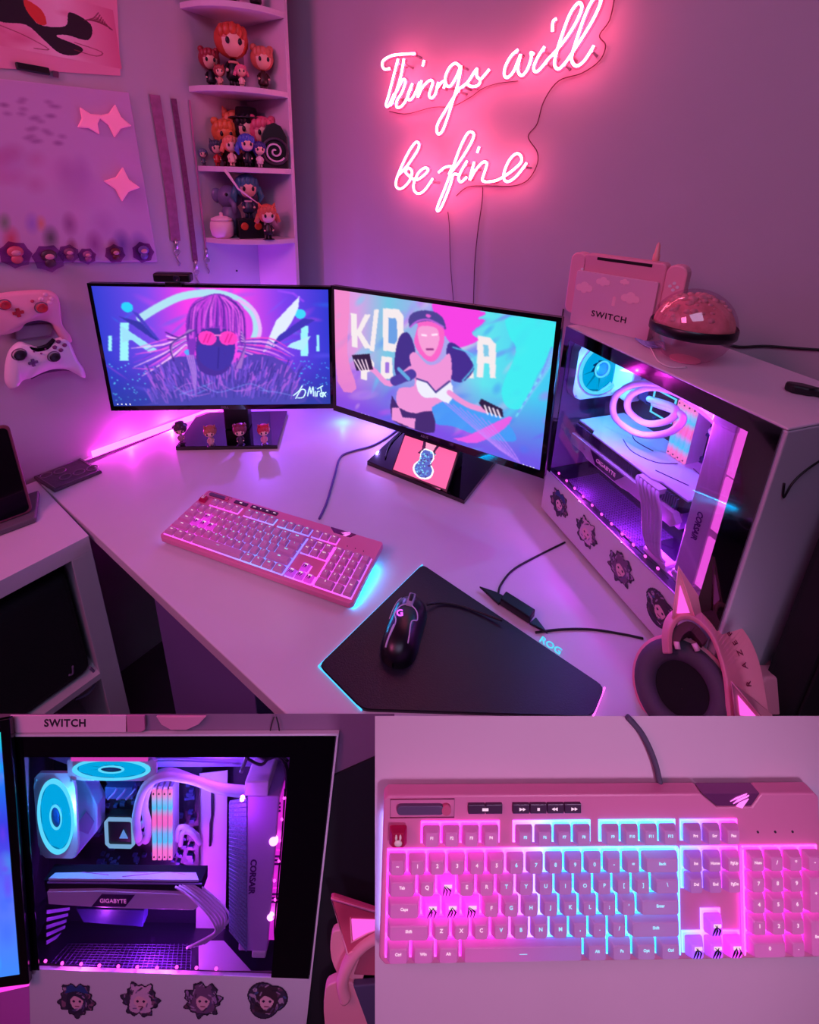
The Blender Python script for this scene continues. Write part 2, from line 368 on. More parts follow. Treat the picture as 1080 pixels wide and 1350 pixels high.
# embossed tin
tq = [onz(*p, T) for p in [(45, 632), (107, 607), (135, 624), (72, 650)]]
tin = thing('embossed_tin', 'flat dark embossed metal tin at the left end of the desk', 'tin')
MB().prism([P2(p) for p in tq], T+.0003, T+.008).build('lid', mat('dark_pewter', (92, 72, 92), .45, metal=.3, bump=.5, nscale=90), tin, bevel=.0015)
tc_ = sum(tq)/4
m_ = MB()
for k in range(5):
    a, b = tq[0]*.8+tc_*.2, tq[2]*.8+tc_*.2; s_ = (k+.5)/5
    c = a*(1-s_)+b*s_ + (tq[1]-tq[3])*(.12*math.sin(k*2.1)); m_.torus((c[0], c[1], T+.0085), .012, .0016, n=14, m=5)
for i in range(4):
    m_.tube([tuple(tc_+(tq[i]-tc_)*.9+A([0, 0, .0085])), tuple(tc_+(tq[(i+1) % 4]-tc_)*.9+A([0, 0, .0085]))], .0012, 5)
m_.build('relief', mat('pewter_relief', (128, 104, 126), .4, metal=.4), tin)

# ------------------------------------------------------------------ LED strip behind the desk
magL = emit_mat('magenta_led', (1., .04, .82), 11)
a_ = L1+nl*.004; s0 = onL(122, 601, .006); s1 = onL(285, 535, .006)
st = thing('led_strip', 'glowing magenta light strip along the wall edge of the desk', 'light strip')
ls = []
dd = (s1-s0); nlen = np.linalg.norm(dd)
MB().prism([P2(s0-nl*.003), P2(CORN+nl*.02+nb*.25), P2(CORN+nl*.028+nb*.25), P2(s0+nl*.004)], T+.001, T+.017).build('light_tube', magL, st)
MB().prism([P2(s0-nl*.005-dl*.04), P2(CORN+nl*.004+nb*.25), P2(CORN+nl*.015+nb*.25), P2(s0+nl*.0045-dl*.04)], T+.0003, T+.001).build('backing_tape', white, st)
point('led_glow_blue', tuple(CORN+dbk*.50+nb*.12+Z*(T+.10)), 1.6, (.35, .2, 1.), .06)
point('led_glow_blue_b', tuple(CORN+dbk*.12+nl*.06+nb*.30+Z*(T+.16)), 2.2, (.28, .06, 1.), .05)
point('led_glow_magenta', tuple(onL(225, 560, .03)), .8, (1., .03, .9), .02)
point('led_glow_magenta_b', tuple(onL(170, 580, .03)), .45, (1., .03, .9), .02)
point('led_glow_cyan', tuple(onz(452, 546, T+.03)), .12, (.05, .45, 1.), .02)
point('led_glow_shelf', tuple(A([-.50, 1.40, T+.24])), .8, (.22, .08, 1.), .03)
st2 = tag(MB().tube([tuple(CORN+dbk*.25+nb*.012+Z*(T+.005)), tuple(CORN+dbk*.90+nb*.012+Z*(T+.005))], .004, 6).build('led_strip', emit_mat('cyan_led', (.05, .45, 1.), 9)), 'cyan light strip hidden behind the right monitor', 'light strip')
# ------------------------------------------------------------------ neon sign
def zn(x, y): return (470+x/3, y/3)
strokes = [
 [(232,212),(185,214),(140,220),(108,238),(102,258),(112,274),(132,270)],
 [(165,232),(150,290),(128,375),(117,415),(128,418),(150,370)],
 [(188,232),(176,300),(152,378),(135,418)],
 [(140,398),(165,350),(185,315),(194,325),(180,365),(160,400),(160,424),(178,420),(198,392),(222,330)],
 [(222,330),(203,378),(210,396),(228,378),(250,325)],
 [(268,238),(262,262)],
 [(258,318),(242,385),(262,345),(290,318),(302,328),(288,372),(296,388),(312,372),(325,325)],
 [(325,325),(318,350),(338,325),(352,322),(345,350)],
 [(412,266),(392,250),(368,268),(352,305),(356,335),(372,340),(395,305),(414,262),(402,330),(372,430),(345,508),(328,530),(318,520),(322,490),(350,440),(385,385),(408,350)],
 [(408,350),(440,325),(470,280),(478,274),(476,300),(490,318),(480,338),(455,342),(440,334)],
 [(488,318),(508,296),(526,274)],
 [(640,196),(612,222),(590,262),(585,296),(598,306),(620,285),(640,240),(650,215),(640,262),(642,288),(656,298),(676,275),(692,228),(690,208),(702,214)],
 [(745,184),(720,222),(702,262),(706,282),(724,276),(760,232)],
 [(792,74),(778,86),(776,124)],
 [(760,232),(808,180),(860,105),(890,40),(888,14),(872,16),(842,62),(806,160),(786,232),(786,262),(802,272),(830,244)],
 [(830,244),(880,170),(935,80),(966,10),(958,-12),(935,0),(905,60),(870,160),(852,224),(858,252),(876,260),(905,236),(940,180)],
 [(170,690),(205,650),(240,598),(248,572),(236,562),(212,592),(182,650),(158,712),(160,742),(182,744),(210,715),(220,680),(206,664),(194,680),(210,698)],
 [(210,698),(235,712),(266,694),(284,672),(270,664),(245,684),(228,722),(228,752),(246,766),(272,750),(302,706)],
 [(325,682),(350,662),(378,660),(366,690),(400,650),(440,590),(464,540),(456,522),(438,530),(412,580),(382,660),(352,740),(320,820),(326,834),(345,800),(372,730),(384,690),(410,694)],
 [(438,636),(412,682),(404,706),(414,720),(436,700)],
 [(486,580),(478,604)],
 [(466,640),(448,712),(470,675),(500,642),(516,648),(504,690),(498,712),(512,720)],
 [(512,720),(552,714),(590,694),(625,668),(652,640),(650,616),(632,608),(606,632),(586,676),(584,708),(602,718),(636,694),(674,644)],
]
sg = thing('neon_sign', 'pink neon script sign reading Things will be fine', 'neon sign', WB)
NEON = emit_mat('pink_neon', (1., .16, .30), 23.)
acr = glass_mat('clear_acrylic', (255, 215, 228), .10, .1)
m1 = MB(); m2 = MB()
for i, s in enumerate(strokes):
    q = smooth(s, 5); pts = [inB(*zn(*p), .045) for p in q]
    MB().tube(pts, .0028, 8).build('neon_tube', NEON, sg)
    m2.tube([(p[0], p[1], .0385) for p in pts], .0062, 6)
    if len(pts) > 12:
        for k in (2, len(pts)-3): MB().cyl((pts[k][0], pts[k][1], .001), (pts[k][0], pts[k][1], .039), .003, 8).build('standoff', silver, sg)
m2.build('acrylic_backing', acr, sg)
cbm = mat('dark_rose_cable', (90, 30, 50), .5)
def wire(pts, r=.0012, off=.006, name='cable', m=cbm, par=sg):
    return MB().tube([inB(*zn(*p), off) for p in smooth(pts, 6)], r, 6).build(name, m, par)
wire([(1022,-10),(1002,80),(962,140),(986,180),(962,240),(890,290),(800,320),(742,400),(715,490),(680,540),(715,600),(715,650),(680,710),(620,735),(510,735),(440,740),(395,775)])
wire([(130,440),(200,450),(300,425),(380,420),(450,385),(500,350),(560,330),(640,320)], .001)
pw = tag(MB().tube([inB(*zn(*p), .004) for p in smooth([(500,740),(497,800),(480,920),(468,1050),(462,1240)], 6)], .0012, 6).build('power_cable', cbm, M=WB), 'thin wire hanging straight down the wall from the sign, right one', 'cable')
pw = tag(MB().tube([inB(*zn(*p), .004) for p in smooth([(362,838),(368,900),(372,1040),(388,1240)], 6)], .0009, 6).build('power_cable', cbm, M=WB), 'thin wire hanging straight down the wall from the sign, left one', 'cable')
# wires on the right
blkc = mat('black_cable', (12, 10, 14), .5)
tag(MB().tube([inB(x, y, .006) for x, y in smooth([(948,452),(975,457),(1010,456),(1050,459),(1100,462)], 6)], .0022, 6).build('wall_cable', blkc, M=WB), 'black cable running along the wall behind the tower', 'cable')

# ------------------------------------------------------------------ chibi figurines
SK = (235, 185, 165)
def cm(c, r=.4): return mat('vinyl_%d_%d_%d' % tuple(c), c, r)
def figure(label, base, H, hair, body, M=None, ears=None, skin=SK, face=0, trim=None, group='collectible vinyl figures', long=0, hat=None, name='vinyl_figure'):
    """small big-headed figure; local z up, faces -y"""
    M = TR(*base) @ RZ(face) if M is None else M
    o = thing(name, label, 'figurine', M, group)
    r = H*.27; hz = H-r*1.05
    MB().lathe([(H*.16, 0), (H*.17, H*.012), (H*.15, H*.02)], 16).build('base', cm((30, 24, 34)), o)
    m = MB(); m.lathe([(H*.10, H*.13), (H*.135, H*.17), (H*.12, H*.28), (H*.075, H*.40), (H*.05, H*.46)], 14)
    m.cyl((-H*.05, 0, H*.02), (-H*.045, 0, H*.17), H*.04, 8); m.cyl((H*.05, 0, H*.02), (H*.045, 0, H*.17), H*.04, 8)
    for s in (-1, 1): m.tube([(s*H*.07, 0, H*.40), (s*H*.13, -H*.03, H*.32), (s*H*.12, -H*.09, H*.27)], [H*.035, H*.032, H*.026], 7)
    m.build('body', cm(body), o)
    m = MB().ball((0, 0, hz), (r*.92, r*.88, r*.9), 16, 10)
    for s in (-1, 1): m.ball((s*H*.12, -H*.10, H*.265), H*.028, 8, 6)
    m.build('head', cm(skin), o)
    m = MB(); m.ball((0, r*.14, hz+r*.08), (r*1.04, r*1.0, r*1.02), 16, 10)
    for k in range(5): a = -.8+k*.4; m.ball((math.sin(a)*r*.86, -math.cos(a)*r*.72, hz+r*.52-abs(a)*r*.15), (r*.27, r*.2, r*.42), 8, 6)
    if long:
        for s in (-1, 1): m.tube([(s*r*.85, 0, hz), (s*r*1.15, r*.1, hz-r*.8), (s*r*.95, r*.05, hz-r*long)], [r*.3, r*.28, r*.1], 8)
    m.build('hair', cm(hair), o)
    m = MB()
    for s in (-1, 1): m.ball((s*r*.36, -r*.80, hz-r*.12), (r*.13, r*.09, r*.2), 10, 6)
    m.build('eyes', cm((20, 12, 24)), o)
    if trim: MB().torus((0, 0, H*.40), H*.075, H*.022, n=14, m=6).build('collar', cm(trim), o)
    if ears:
        for s in (-1, 1):
            if ears == 'cat': e = MB().lathe([(r*.34, 0), (r*.02, r*.62)], 8, M=TR(s*r*.62, 0, hz+r*.66) @ RY(s*22))
            else: e = MB().ball((s*r*.72, 0, hz+r*.85), r*.32, 10, 7)
            e.build('ear', cm(hair), o)
    if hat: MB().lathe([(r*1.25, 0), (r*1.2, r*.1), (r*.8, r*.14), (r*.7, r*.75), (.001, r*.85)], 16, M=TR(0, 0, hz+r*.55)).build('hat', cm(hat), o)
    return o

# ------------------------------------------------------------------ corner shelf
S0 = A([-.51, 1.523, 0]); SR = .18
zs = [T+.533, T+.731, T+.931, T+1.121]
csh = thing('corner_shelf', 'white quarter-round corner shelf tower full of figures', 'shelf')
shm = mat('shelf_laminate', (214, 190, 212), .5)
def quart(r0, r1, n=12):
    return [P2(S0)] + [P2(S0 - dl*(math.cos(t)*r0) + dbk*(math.sin(t)*r1)) for t in [math.pi/2*i/n for i in range(n+1)]]
for z in zs + [T+1.36]: MB().prism(quart(SR, SR), z, z+.014).build('shelf_board', shm, csh, bevel=.001)
MB().prism([P2(S0), P2(S0+dbk*SR), P2(S0+dbk*SR-nb*.012), P2(S0-nb*.012)], T, T+1.5).build('right_panel', shm, csh, bevel=.001)
MB().prism([P2(S0-dl*.0), P2(S0-dl*SR), P2(S0-dl*SR-nl*.012), P2(S0-nl*.012)], T, T+1.5).build('left_panel', shm, csh, bevel=.001)
MB().cyl(tuple(onpl(312, 357, S0, nl)), tuple(onpl(312, 357, S0, nl)+nl*.002), .003, 10).build('screw_cap', black, csh)
def sh(px_, py_, z, H, dpt=0):
    """point on a shelf board under a pixel"""
    return onz(px_, py_, z)
def onsh(lev, a, b):                       # a: along left panel out, b: along right panel out
    p = S0-dl*a+dbk*b; return (p[0], p[1], zs[lev]+.014)
tow = 28
G = 'vinyl figures on the corner shelf'
fl = [
 (2, .125, .022, .085, (150,40,55), (30,24,34), 'red-haired figure at the left of the upper shelf', dict(ears='ball')),
 (2, .095, .082, .135, (190,70,45), (20,16,26), 'tall orange-haired figure raised at the back of the upper shelf', dict(trim=(220,150,140))),
 (2, .035, .125, .095, (205,110,90), (60,30,34), 'light orange figure with round ears at the right of the upper shelf', dict(ears='ball')),
 (2, .135, .075, .045, (160,60,60), (215,150,140), 'tiny red figure in front of the tall orange one, left of the pair', dict(ears='cat')),
 (2, .10, .118, .048, (220,110,140), (230,180,180), 'tiny pink figure in front of the tall orange one, right of the pair', dict(long=.8)),
 (1, .165, .010, .04, (90,100,130), (80,90,110), 'tiny grey figure at the left tip of the middle shelf', dict()),
 (1, .145, .045, .06, (60,70,90), (190,45,45), 'small figure with red body and pale face on the middle shelf', dict(ears='cat')),
 (1, .10, .025, .11, (215,110,60), (60,30,30), 'orange figure with wide head, back left of the middle shelf', dict(ears='ball', skin=(225,120,70))),
 (1, .055, .02, .135, (220,120,80), (90,60,60), 'small orange-capped figure highest at the back of the middle shelf', dict(ears='cat')),
 (1, .128, .088, .07, (230,130,100), (240,190,180), 'little peach-haired figure in the front row of the middle shelf', dict(long=1.)),
 (1, .105, .125, .075, (70,90,190), (20,20,40), 'blue-haired figure in the front row of the middle shelf', dict(long=1.3)),
 (1, .05, .06, .13, (18,16,24), (24,20,30), 'black-haired figure standing at the back centre of the middle shelf', dict(hat=(24,18,28))),
 (1, .03, .10, .12, (210,90,120), (150,60,90), 'pink-haired figure at the back of the middle shelf beside the black one', dict(ears='ball')),
 (1, .078, .142, .06, (60,50,130), (220,190,210), 'tiny indigo-haired figure in front of the black box frame', dict()),
 (0, .075, .155, .10, (205,100,75), (30,26,36), 'orange cat-eared figure at the right of the bottom shelf', dict(ears='cat', long=.9)),
 (3, .04, .12, .10, (200,110,70), (30,24,30), 'orange-haired figure at the very top, cut by the picture edge', dict()),
 (3, .08, .07, .10, (60,30,40), (30,24,30), 'dark figure at the very top beside the orange-haired one', dict()),
]
for lev, a, b, H, hair, body, lab, kw in fl: figure(lab, onsh(lev, a, b), H*(1.16 if lev > 0 else 1.), hair, body, face=tow, group=G, **kw)
# round dark frame with spiral and arched frame
fr = thing('arched_frame', 'black arched standing frame with a white spiral disc, right of middle shelf', 'frame', TR(*onsh(1, .035, .155)) @ RZ(20))
MB().prism([(-.035, 0), (.035, 0), (.035, .085), (.02, .112), (0, .12), (-.02, .112), (-.035, .085)], -.006, .006, M=RX(90)).build('arch', cm((22,16,24)), fr, bevel=.002)
MB().tube([(t*.0024*math.cos(t*1.), -.012, .045+t*.0024*math.sin(t)) for t in np.linspace(1, 12, 50)], .0028, 6).build('spiral', cm((220,190,215)), fr)
MB().torus((0, 0, 0), .034, .004, M=TR(0, -.010, .045) @ RX(90)).build('disc_rim', cm((60,40,60)), fr)
# bottom shelf: grey plush, teal figure with a staff on a two-light box, white pot
gp = thing('elephant_figure', 'grey round-headed elephant-like toy at the left of the bottom shelf', 'toy', TR(*onsh(0, .10, .02)) @ RZ(tow))
gm = cm((110,100,140)); MB().ball((0, 0, .115), (.036, .034, .034), 16, 10).ball((0, 0, .05), (.03, .028, .05), 14, 8).build('body', gm, gp)
for s in (-1, 1): MB().ball((s*.036, 0, .12), (.016, .008, .02), 10, 6).build('ear', gm, gp)
MB().tube([(0, -.03, .11), (.004, -.048, .095), (.006, -.05, .07)], [.010, .008, .006], 8).build('trunk', gm, gp)
MB().ball((-.012, -.030, .122), .005, 8, 6).ball((.014, -.030, .122), .005, 8, 6).build('eyes', cm((20,12,24)), gp)
bxp = onsh(0, .085, .085)
bx = thing('display_box', 'black box with two orange round windows under the teal-haired figure', 'box', TR(*bxp) @ RZ(tow))
MB().bb(-.036, .036, -.03, .03, 0, .055).build('box_body', cm((14,10,18)), bx, bevel=.002)
for s in (-1, 1): MB().lathe([(.011, 0), (.011, .002), (.007, .003)], 14, M=TR(s*.019, -.030, .036) @ RX(90)).build('round_window', cm((205,75,45)), bx)
tf = figure('teal-haired figure holding a long white staff, on the black box', (bxp[0], bxp[1], bxp[2]+.055), .125, (60,110,130), (40,50,80), face=tow, group=G, long=1.3, trim=(220,190,210))
MB().tube([(-.06, -.035, .135), (-.03, -.04, .085), (.035, -.04, .035)], [.005, .0025, .002], 7).build('staff', cm((235,205,225)), tf)
ph = thing('pot', 'small round white lidded pot at the left tip of the bottom shelf', 'pot', TR(*onsh(0, .150, .045)))
potm = mat('white_ceramic', (235, 200, 215), .4)
MB().lathe([(.020, 0), (.030, .008), (.034, .03), (.032, .045), (.026, .052)], 24).build('pot_body', potm, ph)
MB().lathe([(.030, .050), (.029, .056), (.016, .062), (.004, .064), (.005, .072), (.0005, .074)], 24).build('lid', potm, ph)

# ------------------------------------------------------------------ things on the left wall
def wallthing(name, label, cat, group=None): return thing(name, label, cat, WL, group)
def Lp(pts, off=0): return [inL(x, y, off)[:2] for x, y in pts]
pc_ = [(-30, -30), (152, -30), (158, 100), (-30, 88)]
pq = Lp(pc_); po = wallthing('poster', 'pink art print with black swirling shape, top left of the wall', 'poster')
MB().prism(pq, .0005, .003).build('paper', mat('paper', (235, 150, 175), .8), po)
cv = Canvas(190, 130, [(0, 0), (190, 0), (190, 130), (0, 130)])
cv.grad([(0, (225, 120, 150)), (.55, (245, 190, 205)), (1, (222, 110, 145))], 0)
for k in range(14): cv.blob((rng.uniform(0, 190), rng.uniform(0, 130)), rng.uniform(10, 40), rng.uniform(5, 18), (250, 205, 215) if k % 2 else (215, 90, 125), .35, .8, rng.uniform(-40, 40))
cv.poly([(20,40),(60,30),(70,70),(110,62),(120,30),(150,45),(142,80),(110,80),(95,88),(130,100),(120,118),(95,122),(75,100),(55,78),(20,82)], (28, 12, 26), 1, 4)
cv.poly([(60,28),(80,40),(84,66),(72,70),(60,50)], (215, 60, 50), 1, 4)
for k in range(8): cv.line([(140+k*3, 40-k*2), (155+k*4, 30+k*2), (165+k*2, 15+k*4)], 1.2, (120, 40, 60), .8, 4)
cv.line([(20, 90), (50, 100), (80, 118), (60, 122)], 1.2, (150, 50, 70), .8, 4); cv.line([(120, 92), (160, 100), (150, 112), (118, 108)], 1.2, (150, 50, 70), .8, 4)
pqn = A(pq); cxp = pqn.mean(0); W_ = pqn[1, 0]-pqn[0, 0]; H_ = abs(pqn[0, 1]-pqn[2, 1])
cv.mesh('artwork', W_*.97, H_*.95, attr_mat('print', False), po, TR(cxp[0], cxp[1], .0034))
tag(MB().prism(Lp([(18, 82), (62, 90), (64, 100), (20, 92)]), .003, .012).build('wall_clip', black, M=WL, bevel=.002), 'small black clip under the pink art print', 'clip')
tag(MB().prism(Lp([(68, 93), (76, 95), (76, 103), (68, 101)]), .003, .006).build('wall_clip', mat('dark_mauve', (110, 60, 90)), M=WL, bevel=.001), 'tiny mauve tab right of the black clip', 'clip')
# pale board with prints and star shapes
bo = wallthing('wall_board', 'large pale lilac board with faded prints and pink stars', 'board')
bq = Lp([(-40, 100), (168, 122), (206, 345), (-40, 345)])
MB().prism(bq, .0005, .008).build('board_panel', mat('lilac_board', (205, 165, 205), .6, noise=.05, nscale=9), bo, bevel=.002)
bn = A(bq); bx0, bx1 = bn[:, 0].min(), bn[:, 0].max(); by0, by1 = bn[:, 1].min(), bn[:, 1].max()
cv = Canvas(150, 120, [(-40, 95), (206, 95), (206, 345), (-40, 345)]); cv.a[..., :3] = (200, 160, 200)
for k in range(26): cv.blob((rng.uniform(0, 90), rng.uniform(122, 190)), 6, 2.5, (135, 80, 140), .45, .9)
for k in range(8): cv.blob((rng.uniform(-10, 60), rng.uniform(200, 250)), 12, 8, (190, 95, 150), .35, .95)
for x, y, c, r in ((8, 320, (210, 60, 70), 9), (0, 300, (90, 130, 80), 7), (48, 300, (230, 130, 60), 6), (60, 318, (50, 60, 50), 9), (88, 328, (120, 40, 60), 6), (36, 300, (140, 110, 210), 8), (160, 325, (80, 50, 140), 11), (185, 330, (90, 70, 170), 12), (146, 328, (110, 30, 50), 6), (120, 325, (140, 60, 130), 10), (88, 300, (130, 60, 120), 9)): cv.blob((x, y), r*.9, r, c, .7, .95)
for k in range(14): cv.blob((rng.uniform(-30, 190), rng.uniform(200, 300)), rng.uniform(10, 26), rng.uniform(8, 18), (215, 150, 205) if k % 2 else (160, 95, 165), .3, 1)
H2 = cv.H
# printed face follows the board's own outline
hq = homog([(0, 0), (1, 0), (1, 1), (0, 1)], [bq[0], (bq[1][0], bq[1][1]), bq[2], bq[3]])
o = cv.mesh('print', 1, 1, attr_mat('print', False), bo, Matrix.Identity(4), z=.0084)
co = np.zeros(len(o.data.vertices)*3); o.data.vertices.foreach_get('co', co); co = co.reshape(-1, 3)
u = co[:, 0]+.5; v = .5-co[:, 1]; h = np.c_[.01+u*.98, .01+v*.98, np.ones(len(u))] @ hq.T; co[:, 0] = h[:, 0]/h[:, 2]; co[:, 1] = h[:, 1]/h[:, 2]
o.data.vertices.foreach_set('co', co.ravel()); o.data.update()
def star(c, r, r2, n=4, a0=90): return [(c[0]+(r if i % 2 == 0 else r2)*math.cos(math.radians(a0+i*180/n)), c[1]+(r if i % 2 == 0 else r2)*math.sin(math.radians(a0+i*180/n))) for i in range(2*n)]
starm = mat('pink_star', (255, 160, 190), .5, emis=(255, 110, 165), es=.18)
for i, (x, y, r, n) in enumerate(((115, 160, .032, 4), (148, 160, .038, 4), (158, 243, .042, 4))):
    c = inL(x, y); MB().prism(star(c, r, r*.5, n, 80 if i else 30), .009, .016).build('star', starm, bo, bevel=.003)
# acrylic charms below the board
for i, (x, y, r, c, lab) in enumerate(((18, 335, .030, (205, 90, 110), 'reddish acrylic charm, leftmost on the wall'), (62, 340, .032, (70, 40, 60), 'dark acrylic charm second from the left on the wall'), (88, 334, .022, (130, 70, 110), 'small mauve charm beside the dark one on the wall'), (149, 334, .024, (95, 30, 45), 'brown charm in the middle of the wall row'), (186, 332, .028, (105, 80, 165), 'violet charm at the right end of the wall row'), (112, 337, .020, (150, 80, 140), 'pale plum charm left of the brown one'))):
    c3 = inL(x, y); o = wallthing('acrylic_charm', lab, 'charm', 'character charms on the left wall')
    MB().prism(star(c3, r, r*.86, 7, 12*i), .009, .013).build('plate', glass_mat('charm_acrylic', (225, 190, 225), .03, .3), o)
    m = MB(); m.ball((c3[0], c3[1]+r*.22, .015), (r*.5, r*.42, .004), 12, 6).ball((c3[0], c3[1]-r*.32, .015), (r*.36, r*.34, .004), 12, 6)
    m.build('printed_body', cm(c), o)
    MB().ball((c3[0], c3[1]+r*.14, .018), (r*.3, r*.22, .0035), 10, 5).build('printed_face', cm((215, 150, 160)), o)
# hanging straps
def strap(lab, pts, wd, m, name='lanyard'):
    o = wallthing(name, lab, 'strap', 'lanyards hanging on the left wall')
    p = [A(inL(*q, .004)) for q in pts]; L = []; R = []
    for i, q in enumerate(p):
        t = p[min(i+1, len(p)-1)]-p[max(i-1, 0)]; n_ = A([-t[1], t[0], 0]); n_ = n_/np.linalg.norm(n_)*wd/2; L.append(q-n_); R.append(q+n_)
    MB().prism([(a[0], a[1]) for a in L]+[(a[0], a[1]) for a in R[::-1]], .002, .0045).build('band', m, o)
    e = p[-1]; MB().cyl((e[0], e[1]+.004, .004), (e[0], e[1]-.02, .004), .0045, 8).build('buckle', silver, o)
    MB().torus((e[0], e[1]-.03, .004), .008, .0016, n=16, m=6).build('ring', silver, o)
    MB().tube([(e[0], e[1]-.037, .004), (e[0]-.004, e[1]-.05, .005), (e[0]+.004, e[1]-.062, .005), (e[0], e[1]-.07, .004)], .0022, 6).build('clasp', silver, o)
strap('wide mauve strap hanging on the wall, left of the two', smooth([(204, 125), (213, 180), (224, 250), (232, 318)], 4), .026, mat('mauve_webbing', (150, 90, 130), .8, noise=.2, nscale=60))
strap('narrow dark strap with metal clasp hanging nearest the corner shelf', smooth([(229, 130), (238, 190), (248, 260), (258, 345)], 4), .014, mat('plum_webbing', (110, 55, 95), .8, noise=.35, nscale=120))
strap('thin pale cord hanging behind the dark strap', smooth([(250, 132), (256, 190), (264, 262), (272, 330)], 4), .004, mat('pale_cord', (190, 120, 160), .8))

# ------------------------------------------------------------------ controllers on wall mounts
def spline_poly(pts, k=5): return [tuple(p) for p in smooth(pts, k, True)]
def controller(label, poly_px, mbody, z0, th, btns, name='game_controller', sticks=(), dpad=None, dark=None, mount=None, grips=()):
    o = wallthing(name, label, 'controller')
    q = spline_poly(Lp(poly_px))
    cx_, cy_ = A(q).mean(0); sc = lambda k: [(cx_+(x-cx_)*k, cy_+(y-cy_)*k) for x, y in q]
    m = MB(); lv = [(.93, z0), (1., z0+th*.35), (1., z0+th*.6), (.95, z0+th*.85), (.86, z0+th)]
    n = len(q); vs = []; fs = []
    for k, z in lv: vs += [(x, y, z) for x, y in sc(k)]
    for j in range(len(lv)-1): fs += [(j*n+i, j*n+(i+1) % n, (j+1)*n+(i+1) % n, (j+1)*n+i) for i in range(n)]
    fs += [tuple(range(n))[::-1], tuple(range((len(lv)-1)*n, len(lv)*n))]
    m.add(vs, fs, 0, True); m.build('shell', mbody, o)
    zt = z0+th
    for x, y, r, c, nm in btns:
        p = inL(x, y, zt); MB().lathe([(r, 0), (r, .003), (r*.7, .0045), (.0005, .005)], 14, M=TR(p[0], p[1], zt-.001)).build(nm, cm(c), o)
    for x, y, r, c in sticks:
        p = inL(x, y, zt); s = MB().lathe([(r*.6, 0), (r*.55, .006), (r, .008), (r, .011), (r*.75, .0115), (r*.4, .0095), (.0005, .009)], 20, M=TR(p[0], p[1], zt-.001)); s.build('thumbstick', cm(c), o)
        MB().torus((p[0], p[1], zt), r*1.15, .0012, n=20, m=6).build('stick_ring', cm((120, 90, 120)), o)
    if dpad:
        x, y, s_, c = dpad; p = inL(x, y, zt); MB().box((p[0], p[1], zt+.001), (s_, s_*.34, .005)).box((p[0], p[1], zt+.001), (s_*.34, s_, .005)).build('direction_pad', cm(c), o, bevel=.001)
    if dark: MB().prism(spline_poly(Lp(dark), 3), z0+th*.3, z0+th*1.02).build('top_strip', blackg, o, bevel=.001)
    if mount:
        k = wallthing('wall_mount', mount[1], 'mount', 'controller wall mounts')
        pts = [inL(x, y, 0) for x, y in smooth(mount[0], 4)]
        MB().tube([(p[0], p[1], z0+th*.55) for p in pts], [.001+.007*math.sin(math.pi*(i+.5)/len(pts)) for i in range(len(pts))], 8).build('cradle', cm((60, 25, 75)), k)
        pm = pts[len(pts)//2]; MB().bb(pm[0]-.02, pm[0]+.02, pm[1]+.0, pm[1]+.04, .001, z0*.9).build('bracket', cm((180, 130, 170)), k)
    return o
def z5(x, y): return (x/4.5, 270+y/4.5)
controller('pale pink controller with red buttons, upper one on the left wall', [z5(*p) for p in [(-120,540),(0,512),(150,498),(270,500),(320,540),(335,620),(345,700),(390,760),(400,800),(360,800),(310,735),(280,690),(200,670),(110,690),(60,740),(-60,760),(-120,700)]],
    mat('pale_pink_shell', (240, 170, 190), .4), .012, .022,
    [(*z5(190,572), .0035, (190,60,90), 'button')]+[(*z5(x, y), .0048, (240,190,205), 'button') for x, y in ((265,532),(300,555),(240,560),(290,580))],
    sticks=[(*z5(24,592), .0095, (190,45,60)), (*z5(243,610), .0105, (190,45,60))], dpad=(*z5(106,640), .020, (180,40,55)),
    mount=([z5(*p) for p in [(80,712),(150,680),(230,668),(322,678)]], 'dark plum cradle under the pale pink controller'))
controller('white controller with black sticks, lower one on the left wall', [z5(*p) for p in [(40,840),(90,800),(150,815),(200,830),(250,815),(300,785),(350,772),(380,790),(400,830),(430,900),(470,960),(478,1010),(440,990),(390,965),(340,955),(270,960),(200,985),(150,1010),(110,1020),(70,1040),(40,1075),(10,1040),(5,980),(15,900)]],
    mat('white_shell', (235, 215, 230), .35), .012, .026,
    [(*z5(x, y), .0046, (120,50,110), 'button') for x, y in ((345,812),(382,832),(323,845),(360,862))]+[(*z5(x, y), .002, (120,50,110), 'small_button') for x, y in ((200,870),(267,855),(243,882))],
    sticks=[(*z5(113,888), .0115, (30,20,34)), (*z5(318,900), .0105, (30,20,34))], dpad=(*z5(195,936), .018, (120,80,140)),
    dark=[z5(*p) for p in [(140,820),(190,830),(250,815),(290,780),(280,800),(250,835),(190,850),(155,840)]],
    mount=([z5(*p) for p in [(158,1015),(220,975),(300,955),(380,955),(445,988)]], 'dark plum cradle under the white controller'))
tag(MB().prism(Lp([z5(*p) for p in [(75,715),(320,690),(295,770),(85,800)]]), .001, .012).build('backing_block', cm((150, 130, 150)), M=WL, bevel=.003), 'grey mounting block between the two controllers', 'mount')
